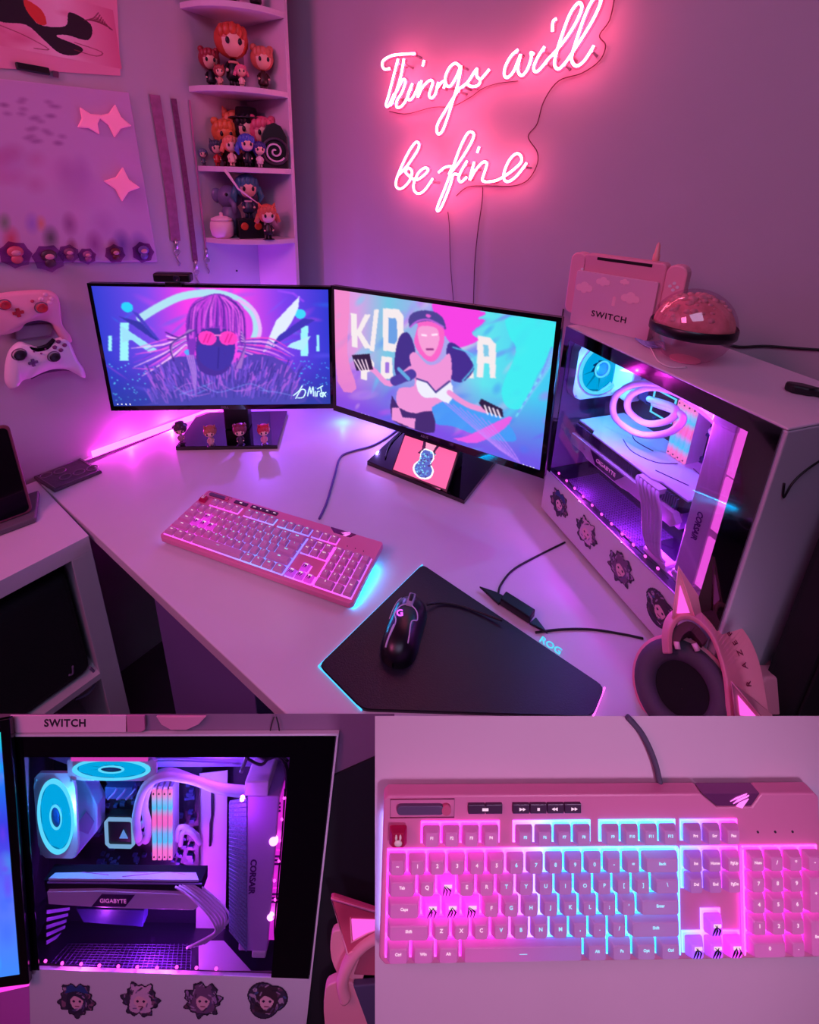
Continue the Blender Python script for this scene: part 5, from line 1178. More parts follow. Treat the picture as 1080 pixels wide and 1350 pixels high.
# ------------------------------------------------------------------ headset
def ribbon(L, R, th, m, name, parent, k=6):
    L = smooth(L, k); R = smooth(R, k); n = len(L); c_ = MB(); vs = []
    for i in range(n):
        t = L[min(i+1, n-1)]-L[max(i-1, 0)]; w_ = R[i]-L[i]; nrm = np.cross(t, w_); nrm = nrm/np.linalg.norm(nrm)*th/2
        vs += [L[i]+nrm, R[i]+nrm, R[i]-nrm, L[i]-nrm]
    fs = [(4*i+j, 4*i+(j+1) % 4, 4*i+4+(j+1) % 4, 4*i+4+j) for i in range(n-1) for j in range(4)]+[(3, 2, 1, 0), (4*n-4, 4*n-3, 4*n-2, 4*n-1)]
    return c_.add(vs, fs).build(name, m, parent, bevel=.0025, seg=3), L, R
hs = thing('headset', 'pink headset with lit cat ears and RAZER lettering before the tower', 'headset')
hpink = mat('headset_pink', (232, 140, 162), .5); glowp = emit_mat('ear_glow', tuple(lin((255, 95, 225))), 1.15)
ccen = atd(899, 908, .66); vdir = (CAM-ccen)/np.linalg.norm(CAM-ccen); ax_ = vdir+A([-.16, 0, -.02]); ax_ /= np.linalg.norm(ax_)
cx_ = np.cross(up, ax_); cx_ /= np.linalg.norm(cx_); CM = frame(ccen, cx_, np.cross(ax_, cx_), ax_)
cup = part('ear_cup', hs, CM)
MB().lathe([(.052, -.040), (.060, -.030), (.0655, -.012), (.066, -.004), (.060, -.004)], 40).build('cup_shell', hpink, cup)
MB().lathe([(.0605, -.002), (.061, .006), (.055, .014), (.046, .016), (.036, .010), (.033, -.002)], 40, cap=False).build('cushion', mat('cushion_grey', (82, 66, 84), .75, bump=.2, nscale=200), cup)
MB().lathe([(.036, .000), (.0005, -.001)], 40, cap=False).build('speaker_cloth', mat('speaker_cloth', (20, 12, 22), .95), cup)
# band
Ls = [atd(885, 862, .66), atd(884, 840, .662), atd(889, 823, .665), atd(902, 814, .668), atd(920, 820, .665), atd(938, 840, .652), atd(950, 872, .638), atd(957, 908, .622), atd(960, 955, .61)]
Rs = [atd(876, 862, .675), atd(875, 838, .68), atd(879, 818, .685), atd(891, 805, .69), atd(914, 801, .692), atd(952, 808, .685), atd(980, 832, .67), atd(999, 872, .65), atd(1013, 950, .625)]
bd, Lb, Rb_ = ribbon(Ls, Rs, .007, hpink, 'headband', hs)
pdd = ribbon([atd(888, 850, .66), atd(896, 832, .665), atd(912, 826, .665), atd(930, 846, .66)], [atd(886, 858, .69), atd(894, 842, .70), atd(912, 836, .70), atd(926, 856, .69)], .012, mat('band_pad', (95, 50, 70), .8), 'band_padding', hs)
MB().tube([tuple(atd(892, 846, .66)), tuple(atd(894, 856, .655))], .004, 8).tube([tuple(atd(915, 848, .66)), tuple(atd(920, 858, .655))], .004, 8).build('slider', mat('slider_shine', (245, 190, 210), .2), hs)
def bl(i, j):
    a = int(i); t = i-a; return (1-j)*(Lb[a]*(1-t)+Lb[a+1]*t)+j*(Rb_[a]*(1-t)+Rb_[a+1]*t)
for ch, i in zip('RAZER', (43.2, 40.6, 38.1, 35.7, 33.3)):
    i0 = int(i); p = bl(i, .55); tt = Lb[i0-2]-Lb[i0+2]; tt = tt*.4+(Rb_[i0-2]-Rb_[i0+2])*.6; tt /= np.linalg.norm(tt); w_ = Rb_[i0]-Lb[i0]; nrm = np.cross(tt, -w_)
    if nrm @ (CAM-p) < 0: nrm = -nrm
    nrm /= np.linalg.norm(nrm); yv = np.cross(nrm, tt)
    text(ch, .0115, mat('lettering_rose', (110, 20, 60), .5), hs, frame(p+nrm*.0055, tt, yv, nrm), ext=.0002)
def catear(tip, b0, b1, D, Dt, tb, label=None, back=.02):
    """hollow triangular ear: outer shell plus lit inner triangle"""
    P0 = atd(*b0, D); P1 = atd(*b1, D); P2_ = atd(*tip, Dt); bk = atd((b0[0]+b1[0])/2+tb[0], (b0[1]+b1[1])/2+tb[1], D+back)
    e = part('cat_ear', hs, Matrix.Identity(4)); c_ = (P0+P1+P2_)/3; nrm = np.cross(P1-P0, P2_-P0); nrm /= np.linalg.norm(nrm)
    if nrm @ (CAM-c_) < 0: nrm = -nrm
    m = MB().add([P0, P1, P2_, bk], [(0, 2, 3), (2, 1, 3), (0, 3, 1), (0, 1, 2)]); m.build('ear_shell', hpink, e, bevel=.003, seg=3)
    q = [c_+(p-c_)*.86+nrm*.0012 for p in (P0, P1, P2_)]; MB().tube([tuple(x) for x in q], .0012, 6, closed=True).build('ear_rim', mat('ear_rim_pale', (255, 160, 185), .4), e)
    cc = c_*.72+((P0+P1)/2)*.28; q = [cc+(p-cc)*.48+nrm*.0016 for p in (P0, P1, P2_)]; MB().add([tuple(x) for x in q]+[tuple(x-nrm*.001) for x in q], [(0, 1, 2), (5, 4, 3), (0, 3, 4, 1), (1, 4, 5, 2), (2, 5, 3, 0)]).build('ear_light', glowp, e)
    return e
catear((893, 741), (884, 818), (919, 816), .672, .672, (40, -4))
catear((961, 893), (967, 948), (1012, 952), .605, .600, (34, -6))
# outer lobe right of near ear, and the far cup seen past the band
MB().prism(off(rr(.050, .058, .012), 0, 0), -.028, 0).build('far_cup_cushion', hpink, hs, M=frame(atd(1004, 944, .69), rt, up, -fw), bevel=.004, seg=3)
MB().prism(rr(.036, .040, .004), -.018, 0).build('far_cup_arm', hpink, hs, M=frame(atd(988, 886, .73), rt, up, -fw), bevel=.003, seg=3)
# ------------------------------------------------------------------ display board, lower left: close view of the same tower
DB = .60
BMx = frame(CAM+fw*DB, rt, up, -fw)          # board frame: x right, y up, z out of the board, origin on the optical axis
def b2(x, y, D=DB): return ((x-CX)/F*D, -(y-CY)/F*D)
def bpoly(pts, D=DB): return [b2(x, y, D) for x, y in pts]
bw = thing('partition', 'mauve upright partition around the close-up tower, lower left', 'partition', BMx)
mauve = mat('mauve_panel', (128, 92, 122), .8, noise=.04, nscale=8)
def plate(pts, z0, z1, nm, m, par, bevel=0, back=True):
    # edges bevelled backwards so that the sides stay hidden behind the face
    a = bpoly(pts); c_ = A(a).mean(0); return MB().prism([tuple(c_+(A(p)-c_)*.97) for p in a] if back else a, z0, z1, 0, None, a).build(nm, m, par, bevel=bevel)
plate([(-40, 943.5), (520, 943.5), (520, 990), (-40, 990)], -.010, -.002, 'face', mauve, bw, back=False) if False else None
def slab(x0, y0, x1, y1, z1, t, nm, m, par):
    """panel whose upper edge is cut back under the face"""
    f = bpoly([(x0, y0), (x1, y0), (x1, y1), (x0, y1)]); b = [(p[0], p[1]-(.016 if i < 2 else 0)) for i, p in enumerate(f)]
    return MB().prism(b, z1-t, z1, 0, None, f).build(nm, m, par)
slab(-40, 943.5, 520, 992, -.003, .006, 'face', mauve, bw)
slab(388, 992, 520, 1390, -.003, .006, 'face', mauve, bw)
slab(-40, 992, 30, 1390, -.003, .006, 'face', mauve, bw)
slab(30, 1284, 388, 1390, -.003, .006, 'face', mauve, bw)
# local tower coordinates: x along the case, y depth, z up; slightly tapered towards the foot like the photographed case
Hc = homog([(0, .455), (.428, .455), (.428, .125), (0, .125)], [b2(12, 967), b2(447, 965.5), b2(411, 1288), b2(37, 1275)])
def wp2(x, z): q = Hc @ A([x, z, 1.]); return q[0]/q[2], q[1]/q[2]
KD = .62                                     # the close-up tower is a shallower build
def warp(v): X, Y = wp2(v[0], v[2]); return (X, Y, -v[1]*KD)
def inv(px_, py_, y=0):
    """tower coordinates of the point seen at a pixel, y behind the glass"""
    D = DB+y*KD; X, Y = b2(px_, py_, D); q = np.linalg.solve(Hc, A([X, Y, 1.])); return A([q[0]/q[2], y, q[1]/q[2]])
pc2 = thing('desktop_computer', 'close-up of the white tower in the lower left, front-on glass side', 'computer', BMx)
hold = bpy.data.objects.new('hold', None); COL.objects.link(hold)
# --- build in tower coordinates under `hold`, then bake into board coordinates
MB().bb(-.004, .428, -.002, .004, -.03, .125-.001).build('shroud_panel', pcwhite, hold)
f = MB(); f.bb(-.004, .424, -.0045, -.0025, .428, .453).bb(-.004, .020, -.0045, -.0025, .125, .428).bb(.370, .424, -.0045, -.0025, .125, .428); f.build('glass_border', blackg, hold)
MB().bb(.020, .370, -.004, -.003, .126, .428).build('glass_panel', glass_mat('tinted_glass', (232, 222, 240), .05), hold)
MB().bb(.4255, .428, -.005, .004, -.03, .4545).bb(-.004, .428, -.005, .004, .4535, .4558).bb(.300, .424, -.0047, -.0027, .124, .1265).build('case_edge', pcwhite, hold)
streak = MB()
spx = [(85+i*22.5, 1318) for i in range(4)]
st_ = [inv(x, 1316)[[0, 2]] for x in (102, 186, 268, 352)]
stickers(hold, [tuple(s) for s in st_], .0345, TR(0, -.0022, 0))
# interior shell
yb = .150
def quad(pts, nm, m, flip=False):
    """thin board between four tower-coordinate points"""
    p = [A(q, float) for q in pts]; n_ = np.cross(p[1]-p[0], p[3]-p[0]); n_ /= np.linalg.norm(n_); n_ *= .0015
    return MB().add([*p, *[q+n_ for q in p]], [(3, 2, 1, 0), (4, 5, 6, 7), (0, 1, 5, 4), (1, 2, 6, 5), (2, 3, 7, 6), (3, 0, 4, 7)]).build(nm, m, hold)
i_ = inv
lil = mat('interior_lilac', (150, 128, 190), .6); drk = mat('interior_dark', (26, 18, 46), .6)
bTL, bTR, bBR, bBL = i_(72, 985, yb), i_(432, 985, yb), i_(420, 1222, yb), i_(60, 1214, yb)
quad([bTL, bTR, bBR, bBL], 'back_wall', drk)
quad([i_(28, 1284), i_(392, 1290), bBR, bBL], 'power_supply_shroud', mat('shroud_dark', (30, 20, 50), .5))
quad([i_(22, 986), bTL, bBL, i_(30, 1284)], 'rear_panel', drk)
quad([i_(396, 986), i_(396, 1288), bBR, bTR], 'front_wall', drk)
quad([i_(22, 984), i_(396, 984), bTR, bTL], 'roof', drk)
# pale roof liner and cable covers seen inside
quad([i_(40, 990, .01), i_(390, 990, .01), i_(400, 1010, .12), i_(100, 1012, .12)], 'roof_liner', lil)
quad([i_(263, 1020, .135), i_(300, 1016, .135), i_(297, 1232, .135), i_(258, 1232, .135)], 'cable_cover', pcwhite)
quad([i_(262, 1240, .07), i_(295, 1240, .07), i_(334, 1283, .006), i_(262, 1283, .006)], 'floor_plate', pcwhite)
MB().tube([tuple(i_(x, y, .131)) for x, y in ((280, 1040), (280, 1075), (278, 1085), (277, 1115))], .0022, 6).build('cover_slot', drk, hold)
vm = MB()
for k in range(30):
    a = i_(60+k*6.6, 1279+k*.2, .004); b = i_(90+k*5.6, 1245, .07); a[2] += .001; b[2] += .001; vm.tube([tuple(a), tuple(b)], .0006, 4)
for k in range(11):
    t = k/10; a = i_(60, 1279, .004)*(1-t)+i_(90, 1245, .07)*t; b = i_(251, 1284, .004)*(1-t)+i_(252, 1247, .07)*t; a[2] += .001; b[2] += .001; vm.tube([tuple(a), tuple(b)], .0006, 4)
vm.build('vent_mesh', mat('vent_lilac', (95, 72, 130), .5), hold)
for x, y in [(60,1267),(82,1270),(107,1271),(131,1273),(156,1274),(181,1275),(207,1276),(233,1275),(259,1276),(285,1277)]:
    p = i_(x, y, .004); MB().ball(tuple(p), (.0026, .002, .0026), 10, 6).build('led', emit_mat('led_pink_dot', (1., .16, .72), 14), hold)
MB().tube([tuple(i_(x, y, .006)) for x, y in smooth([(45,1268),(82,1273),(131,1276),(181,1278),(233,1279),(285,1281),(318,1283)], 4)], .0012, 5).build('led_wire', black, hold)
for x, y in [(375,1052),(372,1080),(369,1108),(368,1135),(362,1161),(363,1186),(360,1209)]:
    MB().ball(tuple(i_(x, y, .012)), (.0022, .0018, .0022), 8, 6).build('led', emit_mat('led_pink_dot', (1., .16, .72), 14), hold)
# motherboard
quad([i_(120, 1035, .125), i_(262, 1035, .125), i_(262, 1150, .125), i_(120, 1150, .125)], 'motherboard', pcbm)
chips = MB(); 
for k in range(130):
    p = i_(rng.uniform(125, 258), rng.uniform(1030, 1148), .122); s_ = rng.uniform(.001, .005); chips.box(tuple(p), (s_*2, .006, s_*1.3))
stuff(chips.build('board_chips', mat('chip_blue', (60, 70, 120), .4, metal=.3), hold))
hsb = mat('heatsink_blue', (75, 90, 150), .4, metal=.3)
def boxpx(x0, y0, x1, y1, d0, d1, nm, m, bevel=.001):
    a = i_(x0, y0, d0); b = i_(x1, y1, d0); return MB().bb(a[0], b[0], d0, d1, b[2], a[2]).build(nm, m, hold, bevel=bevel)
boxpx(138, 1038, 175, 1054, .105, .124, 'heatsink', hsb); boxpx(122, 1055, 132, 1098, .105, .124, 'heatsink', hsb)
for k in range(3): MB().tube([tuple(i_(x, y, .104)) for x, y in ((142+k*12, 1054), (150+k*12, 1046), (154+k*12, 1040))], .0016, 6).build('heatsink_rib', lil, hold)
# port cover
MB().prism([tuple(i_(x, y, .09)[[0, 2]]) for x, y in ((88, 1018), (112, 1030), (128, 1062), (128, 1096), (98, 1132), (84, 1132))], -.12, -.09, M=RX(90)).build('port_cover', mat('cover_ice', (170, 185, 230), .45), hold, bevel=.002)
MB().prism([tuple(i_(x, y, .088)[[0, 2]]) for x, y in ((98, 1092), (113, 1070), (124, 1084), (116, 1100))], -.09, -.088, M=RX(90)).build('cover_facet', lil, hold)
# rear fan turned towards the viewer, top fan
def facing(p, tilt_y, tilt_x): return TR(*p) @ RX(90) @ RY(tilt_y) @ RX(tilt_x)
fan(hold, TR(*i_(74, 1077, .04)) @ RX(90) @ Matrix.Diagonal((.50, 1, 1, 1)), .0545, t=.006)
fan(hold, TR(*i_(147, 1014, .04)) @ RX(90) @ Matrix.Diagonal((1, .25, 1, 1)), .0565, t=.006)
p0_ = i_(93, 990, .03); p1_ = i_(194, 1004, .03)
MB().bb(p0_[0], p1_[0], .03, .034, p1_[2], p0_[2]).build('top_light', emit_mat('top_pink', tuple(lin((250, 80, 200))), 1.1), hold)
# pump and tubes
pp = i_(164, 1088, .115)
pu = part('cooler_pump', hold, TR(pp[0], .100, pp[2]))
MB().bb(-.024, .024, 0, .022, -.024, .024).build('pump_body', black, pu, bevel=.005, seg=3)
MB().tube([(x*.0215, -.002, z*.0215) for x, z in ((-1, -.8), (-.8, -1), (.8, -1), (1, -.8), (1, .8), (.8, 1), (-.8, 1), (-1, .8))], .0028, 6, closed=True).build('light_ring', emit_mat('pump_ring', tuple(lin((150, 225, 245))), 1.), pu)
MB().prism([(-.007, -.006), (0, .008), (.007, -.006)], 0, .001, M=TR(.006, -.0018, -.002) @ RX(90)).build('pump_mark', emit_mat('mark_blue', tuple(lin((120, 190, 255))), 1.), pu)
tubes(hold, [i_(184, 1108, .10), i_(181, 1098, .075), i_(180, 1075, .055), i_(190, 1040, .045), i_(212, 1024, .04), i_(245, 1026, .045), i_(290, 1038, .05), i_(325, 1042, .05)], .0062)
tubes(hold, [i_(192, 1108, .10), i_(196, 1090, .09), i_(190, 1060, .075), i_(200, 1030, .065), i_(222, 1018, .06), i_(255, 1028, .06), i_(290, 1041, .065), i_(325, 1046, .065)], .0062)
MB().tube([tuple(i_(x, y, .09)) for x, y in ((183, 1112), (194, 1102), (196, 1084))], .004, 8).tube([tuple(i_(x, y, .085)) for x, y in ((186, 1090), (194, 1076))], .004, 8).build('tube_elbow', pcwhite, hold)
tubes(hold, [i_(234, 1108, .10), i_(236, 1092, .095), i_(248, 1092, .10), i_(262, 1104, .115)], .004, 'power_wire'); tubes(hold, [i_(238, 1114, .10), i_(241, 1098, .095), i_(252, 1098, .10), i_(264, 1112, .115)], .004, 'power_wire')
for k in range(4):
    a = i_(204.5+k*6.9, 1134, .085); b = i_(204.5+k*6.9, 1037, .085); r_ = ramstick(hold, TR(a[0], .085, a[2]), .11, .03); r_.scale = (.78, 1, (b[2]-a[2])/.11)
# graphics card
g2 = part('graphics_card', hold, Matrix.Identity(4))
def gq(pts, d, nm, m, dd=.004): return MB().prism([tuple(i_(x, y, d)[[0, 2]]) for x, y in pts], -d-dd, -d, M=RX(90)).build(nm, m, g2, bevel=.0006)
bpx = [(64, 1158, .012), (262, 1160, .012), (255, 1141, .052), (84, 1141, .052)]
q = [i_(*p) for p in bpx]; MB().add([*q, *[p-A([0, 0, .003]) for p in q]], [(0, 1, 2, 3), (7, 6, 5, 4), (0, 4, 5, 1), (1, 5, 6, 2), (2, 6, 7, 3), (3, 7, 4, 0)]).build('backplate', mat('backplate_white'), g2)
mk = MB()
for a, b in (((100, 1150), (140, 1154)), ((120, 1146), (190, 1151)), ((160, 1156), (225, 1148)), ((180, 1144), (240, 1152)), ((90, 1145), (120, 1143))):
    pa = q[0]+(q[1]-q[0])*((a[0]-64)/198)+(q[3]-q[0])*((1159-a[1])/19); pb = q[0]+(q[1]-q[0])*((b[0]-64)/198)+(q[3]-q[0])*((1159-b[1])/19); mk.tube([tuple(pa+A([0, 0, .0006])), tuple(pb+A([0, 0, .0006]))], .0008, 4)
mk.build('backplate_lines', mat('line_rose', (200, 80, 170), .4), g2)
gq([(58, 1160), (266, 1162), (266, 1178), (60, 1176)], .016, 'heatsink_fins', mat('fin_dark', (28, 22, 40), .4, metal=.5), .03)
gq([(62, 1163), (266, 1165), (266, 1167), (62, 1165)], .012, 'edge_trim', lil, .002)
gq([(62, 1176), (130, 1175), (215, 1178), (255, 1180), (262, 1196), (255, 1200), (140, 1197), (64, 1192)], .010, 'side_shroud', pcwhite, .006)
gq([(120, 1196), (134, 1179), (178, 1180), (165, 1196)], .0085, 'name_plate', mat('plate_dark', (60, 30, 80), .3), .0012)
pt_ = i_(149, 1188, .008); text('GIGABYTE', .0085, emit_mat('lettering_pink', tuple(lin((240, 120, 220))), 1.), g2, TR(pt_[0], .0078, pt_[2]) @ RX(90), ext=.0002)
gq([(100, 1198), (190, 1200), (188, 1222), (110, 1216)], .05, 'fan_underside', mat('underside_blue', (40, 40, 90), .4, metal=.3), .02)
for k in range(6):
    MB().tube([tuple(i_(x+k*4.6, y-k*1.2, .008+k*.002)) for x, y in smooth([(231, 1169), (246, 1178), (266, 1196), (280, 1214), (284-k*2.4, 1228), (270-k*1.5, 1238), (246, 1250)], 5)], .0017, 6).build('power_wire', tubem, hold)
# lower wall slots
for k in range(5): quad([i_(62, 1200+k*10, .06), i_(92-k*2, 1196+k*8, .12), i_(92-k*2, 1200+k*8, .12), i_(62, 1205+k*10, .06)], 'slot_cover', lil)
# radiator and its fans
rd = part('radiator', hold, Matrix.Identity(4))
a = i_(326, 1050, .012); b = i_(352, 1255, .012)
MB().bb(a[0], b[0], .012, .10, b[2], a[2]).build('radiator_body', mat('radiator_lilac', (200, 150, 220), .5), rd, bevel=.002)
a2 = i_(323, 1030, .010); b2_ = i_(353, 1050, .010); MB().bb(a2[0], b2_[0], .010, .10, b2_[2], a2[2]).build('header_tank', pcwhite, rd, bevel=.002)
a3 = i_(332, 1255, .010); b3 = i_(350, 1264, .010); MB().bb(a3[0], b3[0], .010, .10, b3[2], a3[2]).build('header_tank', pcwhite, rd, bevel=.002)
mq = [i_(302, 1058, .012), i_(325, 1054, .008), i_(325, 1255, .008), i_(302, 1228, .012)]
m = MB().add([*mq, *[p+A([0, .004, 0]) for p in mq]], [(3, 2, 1, 0), (4, 5, 6, 7), (0, 1, 5, 4), (1, 2, 6, 5), (2, 3, 7, 6), (3, 0, 4, 7)]); m.build('fin_face', mat('fin_blue', (120, 125, 190), .5, noise=.5, nscale=500), rd)
fz = MB()
for k in range(34):
    t = (k+.5)/34; pa = mq[0]+(mq[3]-mq[0])*t; pb = mq[1]+(mq[2]-mq[1])*t; fz.tube([tuple(pa-A([0, .001, 0])), tuple(pb-A([0, .001, 0]))], .0006, 4)
stuff(fz.build('fin_edges', lil, rd))
tp = i_(332.5, 1157, .010); text('CORSAIR', .012, mat('lettering_plum', (85, 25, 110), .4), rd, frame((tp[0], .0112, tp[2]), (0, 0, -1.), (1., 0, 0)), ext=.0003, bold=.0003)
for y0, y1 in ((1052, 1120), (1122, 1170), (1172, 1240)):
    a = i_(354, y0, .02); b = i_(372, y1, .02); MB().bb(a[0], b[0], .02, .06, b[2], a[2]).build('fan_frame', mat('fan_frame_pink', (240, 120, 210), .4, emis=(235, 40, 215), es=1.0), hold, bevel=.001)
    for k in range(3): yy = y0+6+k*5; a = i_(357, yy, .019); b = i_(370, yy+2, .019); MB().bb(a[0], b[0], .018, .020, b[2], a[2]).build('frame_slot', mat('slot_violet', (90, 20, 120), .4), hold)
for x, y, s_ in ((361, 1108, .0065), (357, 1208, .0055)): MB().ball(tuple(i_(x, y, .014)), s_, 12, 8).build('fan_lamp', emit_mat('lamp_pink', (1., .35, .9), 5), hold)
MB().tube([tuple(i_(x, y, .02)) for x, y in smooth([(318, 1018), (330, 992), (350, 1000), (368, 996), (378, 1015), (378, 1050)], 5)], .003, 6).tube([tuple(i_(x, y, .018)) for x, y in smooth([(326, 1000), (345, 1008), (362, 992), (380, 1004)], 5)], .002, 6).build('loose_cables', black, hold)
MB().tube([tuple(i_(x, y, .012)) for x, y in smooth([(376, 1040), (372, 1100), (366, 1170), (362, 1230), (368, 1262)], 5)], .0012, 5).build('led_wire', black, hold)
a = i_(358, 1030, .05); b = i_(372, 1050, .05); MB().bb(a[0], b[0], .05, .08, b[2], a[2]).build('corner_block', mat('block_teal', (60, 130, 170), .5), hold)
# bake
bpy.context.view_layer.update()
dep = bpy.context.evaluated_depsgraph_get()
def bake(o, par):
    kids = list(o.children); M = o.matrix_world.copy()
    if o.type == 'MESH':
        me = o.data.copy() if not o.modifiers else bpy.data.meshes.new_from_object(o.evaluated_get(dep)); n = len(me.vertices); co = np.zeros(n*3); me.vertices.foreach_get('co', co); co = co.reshape(-1, 3)
        Mn = np.array(M); co = co @ Mn[:3, :3].T + Mn[:3, 3]
        q = np.c_[co[:, 0], co[:, 2], np.ones(n)] @ Hc.T; co = np.stack([q[:, 0]/q[:, 2], q[:, 1]/q[:, 2], -co[:, 1]*KD], -1)
        if 'memory_light' in [m.name for m in me.materials if m]:           # keep its own axis for the colour bands
            me.materials.clear(); z0, z1 = co[:, 1].min(), co[:, 1].max()
            me.materials.append(ramp_mat('memory_light_close', [(0, (255, 120, 190)), (.14, (255, 130, 200)), (.26, (60, 215, 240)), (.38, (110, 200, 240)), (.50, (255, 110, 190)), (.62, (255, 120, 190)), (.74, (60, 220, 240)), (.84, (150, 210, 240)), (.93, (255, 150, 205)), (1, (255, 130, 200))], 1, z0, z1, 1.5, base=(10, 10, 10)))
        me.vertices.foreach_set('co', co.ravel()); me.update(); o.modifiers.clear(); o.data = me
    o.parent = par; o.matrix_parent_inverse = Matrix.Identity(4); o.matrix_basis = Matrix.Identity(4)
    for k in kids: bake(k, o)
for ch in list(hold.children): bake(ch, pc2)
bpy.data.objects.remove(hold)
def bp(x, y, d): X, Y = b2(x, y, DB+d); return tuple(BMx @ Vector((X, Y, -d)))
point('close_fan_glow', bp(90, 1075, .012), .45, (.05, .6, 1.), .02)
point('close_magenta_glow', bp(200, 1240, .02), .6, (.55, .06, 1.), .02)
point('close_violet_glow', bp(230, 1085, .012), .7, (.28, .16, 1.), .02)
point('close_right_glow', bp(306, 1090, -.02), .18, (.60, .10, 1.), .04)
point('close_led_glow', bp(110, 1256, .004), .22, (.8, .1, 1.), .01)
point('close_led_glow_b', bp(220, 1258, .004), .22, (.8, .1, 1.), .01)
point('close_top_glow', bp(280, 1008, .012), .35, (.45, .12, 1.), .015)
# neighbours of the close-up tower, all on the backing panel
dk2 = thing('dark_panel', 'dark slab right of the close-up tower in the lower left', 'cabinet', BMx)
MB().prism(bpoly([(439, 1023), (500, 996), (500, 1390), (400, 1390)]), -.0025, .000).build('panel_body', mat('near_black_board'), dk2)  # flat near-black slab over the area right of the close-up tower
mon2 = thing('monitor', 'edge of a lit blue screen left of the close-up tower', 'monitor', BMx)
MB().prism(bpoly([(-60, 960), (12, 948), (38, 1298), (-60, 1310)], .588), .006, .012).build('bezel', blackg, mon2, bevel=.001)
c = Canvas(40, 160, [(0, 0), (40, 0), (40, 160), (0, 160)]); c.grad([(0, (30, 200, 215)), (.25, (20, 120, 235)), (.5, (60, 50, 215)), (.75, (90, 110, 245)), (1, (60, 130, 240))], 1)
for k in range(50): c.blob((rng.uniform(0, 40), rng.uniform(0, 160)), rng.uniform(3, 9), rng.uniform(2, 10), [(40, 210, 225), (110, 60, 230), (60, 100, 240)][k % 3], .5, .8)
hq = homog([(0, 0), (1, 0), (1, 1), (0, 1)], bpoly([(-55, 968), (1, 965), (26, 1284), (-55, 1296)], .588))
o = c.mesh('screen', 1, 1, scrm, mon2, Matrix.Identity(4), z=.0124)
co = np.zeros(len(o.data.vertices)*3); o.data.vertices.foreach_get('co', co); co = co.reshape(-1, 3); h = np.c_[co[:, 0]+.5, .5-co[:, 1], np.ones(len(co))] @ hq.T
co[:, 0] = h[:, 0]/h[:, 2]; co[:, 1] = h[:, 1]/h[:, 2]; o.data.vertices.foreach_set('co', co.ravel()); o.data.update()
tag(MB().prism(bpoly([(-60, 1312), (37, 1291), (38, 1300), (-60, 1322)], .598), -.002, .002).build('led_strip', emit_mat('magenta_soft', tuple(lin((255, 60, 220))), 1.3), M=BMx), 'short magenta light strip left of the close-up tower', 'light strip')
tag(MB().prism(bpoly([(-60, 1321), (38, 1300), (40, 1390), (-60, 1390)], .598), -.002, .0015).build('desk_corner', mat('desk_violet_lit', (200, 90, 190), .5), M=BMx), 'violet lit desk corner left of the close-up tower', 'desk')  # magenta strip light is put into this white desk's colour
d2 = thing('console_dock', 'lower edge of the pink SWITCH dock above the close-up tower', 'console dock', BMx)
MB().prism(bpoly([(13, 944), (166, 944), (166, 965), (14, 966)], .598), .0, .002, 0).build('front_plate', pkd, d2)
tx = b2(86, 953.5, .598); text('SWITCH', .0135, mat('lettering_dark'), d2, TR(tx[0], tx[1], .0022), ext=.0002, sp=1.1, bold=.0003)
MB().prism(bpoly([(167, 944), (190, 944), (191, 962), (186, 965), (168, 965)], .598), .0, .002).build('side_plate', mat('grip_rose', (190, 110, 150), .5), d2)
gb2 = thing('domed_globe', 'bottom of the pink globe above the close-up tower', 'globe', BMx)
MB().prism(bpoly([(206, 944), (272, 944), (262, 955), (246, 962), (226, 962), (213, 955)], .598), .0, .003).build('lower_bowl', mat('bowl_pink', (205, 130, 160), .4), gb2, bevel=.001)
MB().tube([(*b2(x, y, .598), .001) for x, y in ((361, 946), (358, 956), (356, 964))], .0009, 5).tube([(*b2(x, y, .598), .001) for x, y in ((364, 946), (367, 956), (368, 964))], .0009, 5).build('wall_cable', blkc, M=BMx)
o = bpy.data.objects['wall_cable.001'] if 'wall_cable.001' in bpy.data.objects else None
if o: tag(o, 'forked black cable above the close-up tower', 'cable')
# headset edge at the right of the lower left view
hs2 = thing('headset', 'pink cat-ear headset edge at the right of the lower left view', 'headset', BMx)
DH = .58
def hb(pts): return bpoly(pts, DH)
zz = DB-DH
def hpl(pts, z0, z1, nm, m, bevel=.0012, sm=3): return MB().prism([tuple(p) for p in (smooth(hb(pts), sm, True) if sm else hb(pts))], zz+z0, zz+z1).build(nm, m, hs2, bevel=bevel)
hpl([(436, 1240), (446, 1232), (470, 1240), (480, 1290), (470, 1300), (450, 1298), (436, 1270)], -.012, -.004, 'far_cup', hpink)
hpl([(428, 1310), (436, 1298), (458, 1294), (478, 1310), (494, 1350), (494, 1395), (440, 1395), (428, 1350)], -.010, .0, 'ear_cup', hpink)
hpl([(466, 1296), (510, 1292), (510, 1360), (488, 1356)], -.004, .003, 'cushion', mat('cushion_plum', (75, 60, 95), .6), sm=0)
bd2 = MB().tube([(*b2(x, y, DH), zz+.002) for x, y in smooth([(456, 1312), (452, 1290), (462, 1262), (480, 1240), (510, 1222)], 6)], .0075, 12).build('headband', hpink, hs2)
pdx = hpl([(466, 1290), (476, 1262), (500, 1240), (515, 1245), (515, 1292)], -.008, -.003, 'band_padding', mat('pad_rose', (175, 70, 100), .7), sm=0)
e2 = part('cat_ear', hs2, Matrix.Identity(4))
def e2p(pts, z0, z1, nm, m, sm=0): return MB().prism(hb(pts), zz+z0, zz+z1).build(nm, m, e2, bevel=.001)
e2p([(437, 1177), (441, 1176), (520, 1202), (520, 1222), (480, 1236), (459, 1251)], .0, .005, 'ear_shell', mat('ear_dark_pink', (205, 70, 105), .5))
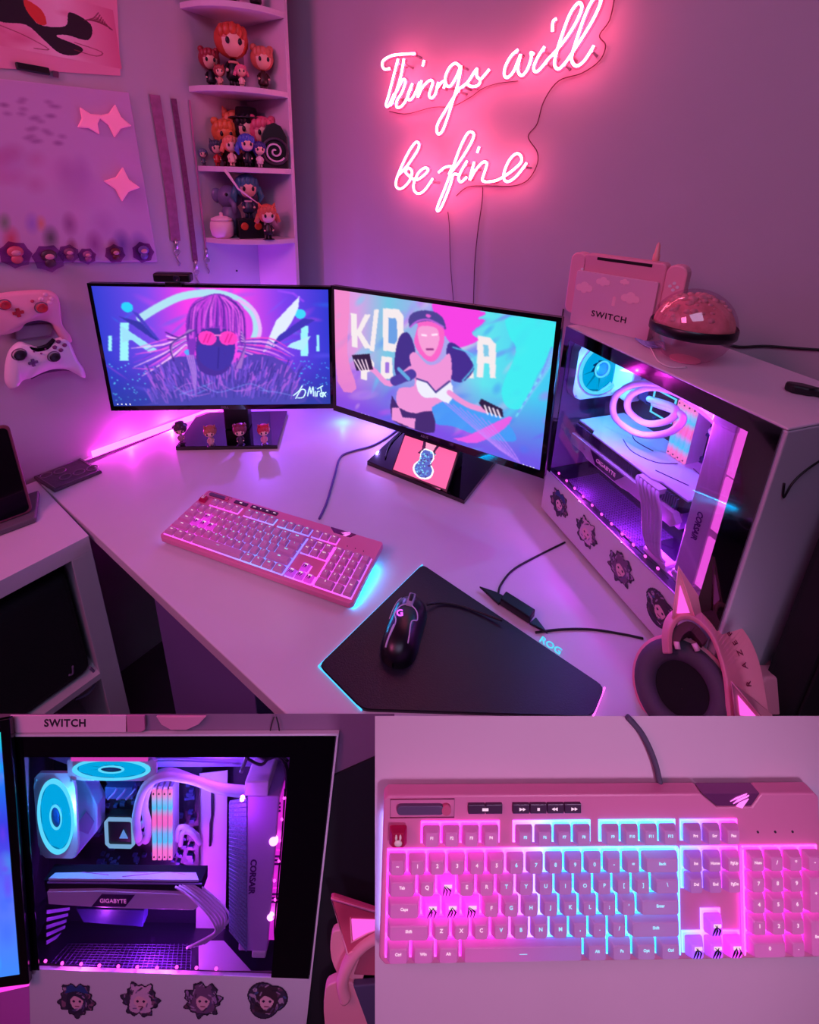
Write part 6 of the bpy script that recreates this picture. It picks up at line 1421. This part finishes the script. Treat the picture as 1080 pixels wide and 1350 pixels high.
MB().tube([(*b2(x, y, DH), zz+.0055) for x, y in ((438, 1178), (459, 1250), (488, 1232), (520, 1216), (520, 1203))], .0013, 6, closed=True).build('ear_rim', mat('ear_rim_pale'), e2)
e2p([(464, 1204), (520, 1206), (520, 1212), (484, 1222), (466, 1232)], .005, .0062, 'ear_light', glowp)
MB().tube([(*b2(x, y, DH), zz+.006) for x, y in ((463, 1202), (464, 1234), (486, 1222), (520, 1210))], .0009, 6).build('ear_rim', mat('ear_rim_pale'), e2)

# ------------------------------------------------------------------ slanted desk board, lower right: keyboard close up
RK = A([[.99927, .0217, .03153], [-.0237, .99764, .06444], [-.03006, -.06514, .99742]])
tK = A([.19127, -.53402, -.47156])
Wd = np.stack([rt, up, -fw], 1); RW = Wd @ RK; oW = CAM + Wd @ tK
KM2 = frame(oW, RW[:, 0], RW[:, 1], RW[:, 2])
bd_ = thing('tilted_desk_board', 'pale pink slanted desk board under the close-up keyboard', 'desk board', KM2)
def kloc(x, y, z=-.0012): 
    q = onpl(x, y, oW+RW[:, 2]*z, RW[:, 2])-oW; return (q@RW[:, 0], q@RW[:, 1])
ft_ = [kloc(494.5, 944), kloc(1120, 944), kloc(1120, 1390), kloc(494.5, 1390)]
bt_ = [(p[0]+(.004 if i in (0, 3) else 0), p[1]-(.012 if i < 2 else 0)) for i, p in enumerate(ft_)]
MB().prism(bt_, -.0092, -.0012, 0, None, ft_).build('board', mat('board_laminate', (214, 176, 196), .5, noise=.02, nscale=8), bd_)
MB().bb(.0, .03, -.14, .10, -.05, -.0094).bb(.20, .23, -.14, .10, -.05, -.0094).build('rear_batten', deskm, bd_)
keyboard('pink backlit keyboard on the slanted board, close up in the lower right', KM2 @ TR(0, 0, 0))
cc_ = [kloc(x, y, .004) for x, y in smooth([(875, 1068), (872, 1040), (864, 1005), (848, 970), (828, 946)], 6)]
tag(MB().tube([(x, y, .003) for x, y in cc_], .0030, 8).build('keyboard_cable', mat('braid_plum', (85, 68, 95), .7, bump=.4, nscale=900), M=KM2), 'braided dark cable rising from the close-up keyboard', 'cable')
xp = KM2 @ Vector((-.24, -.10, .10))
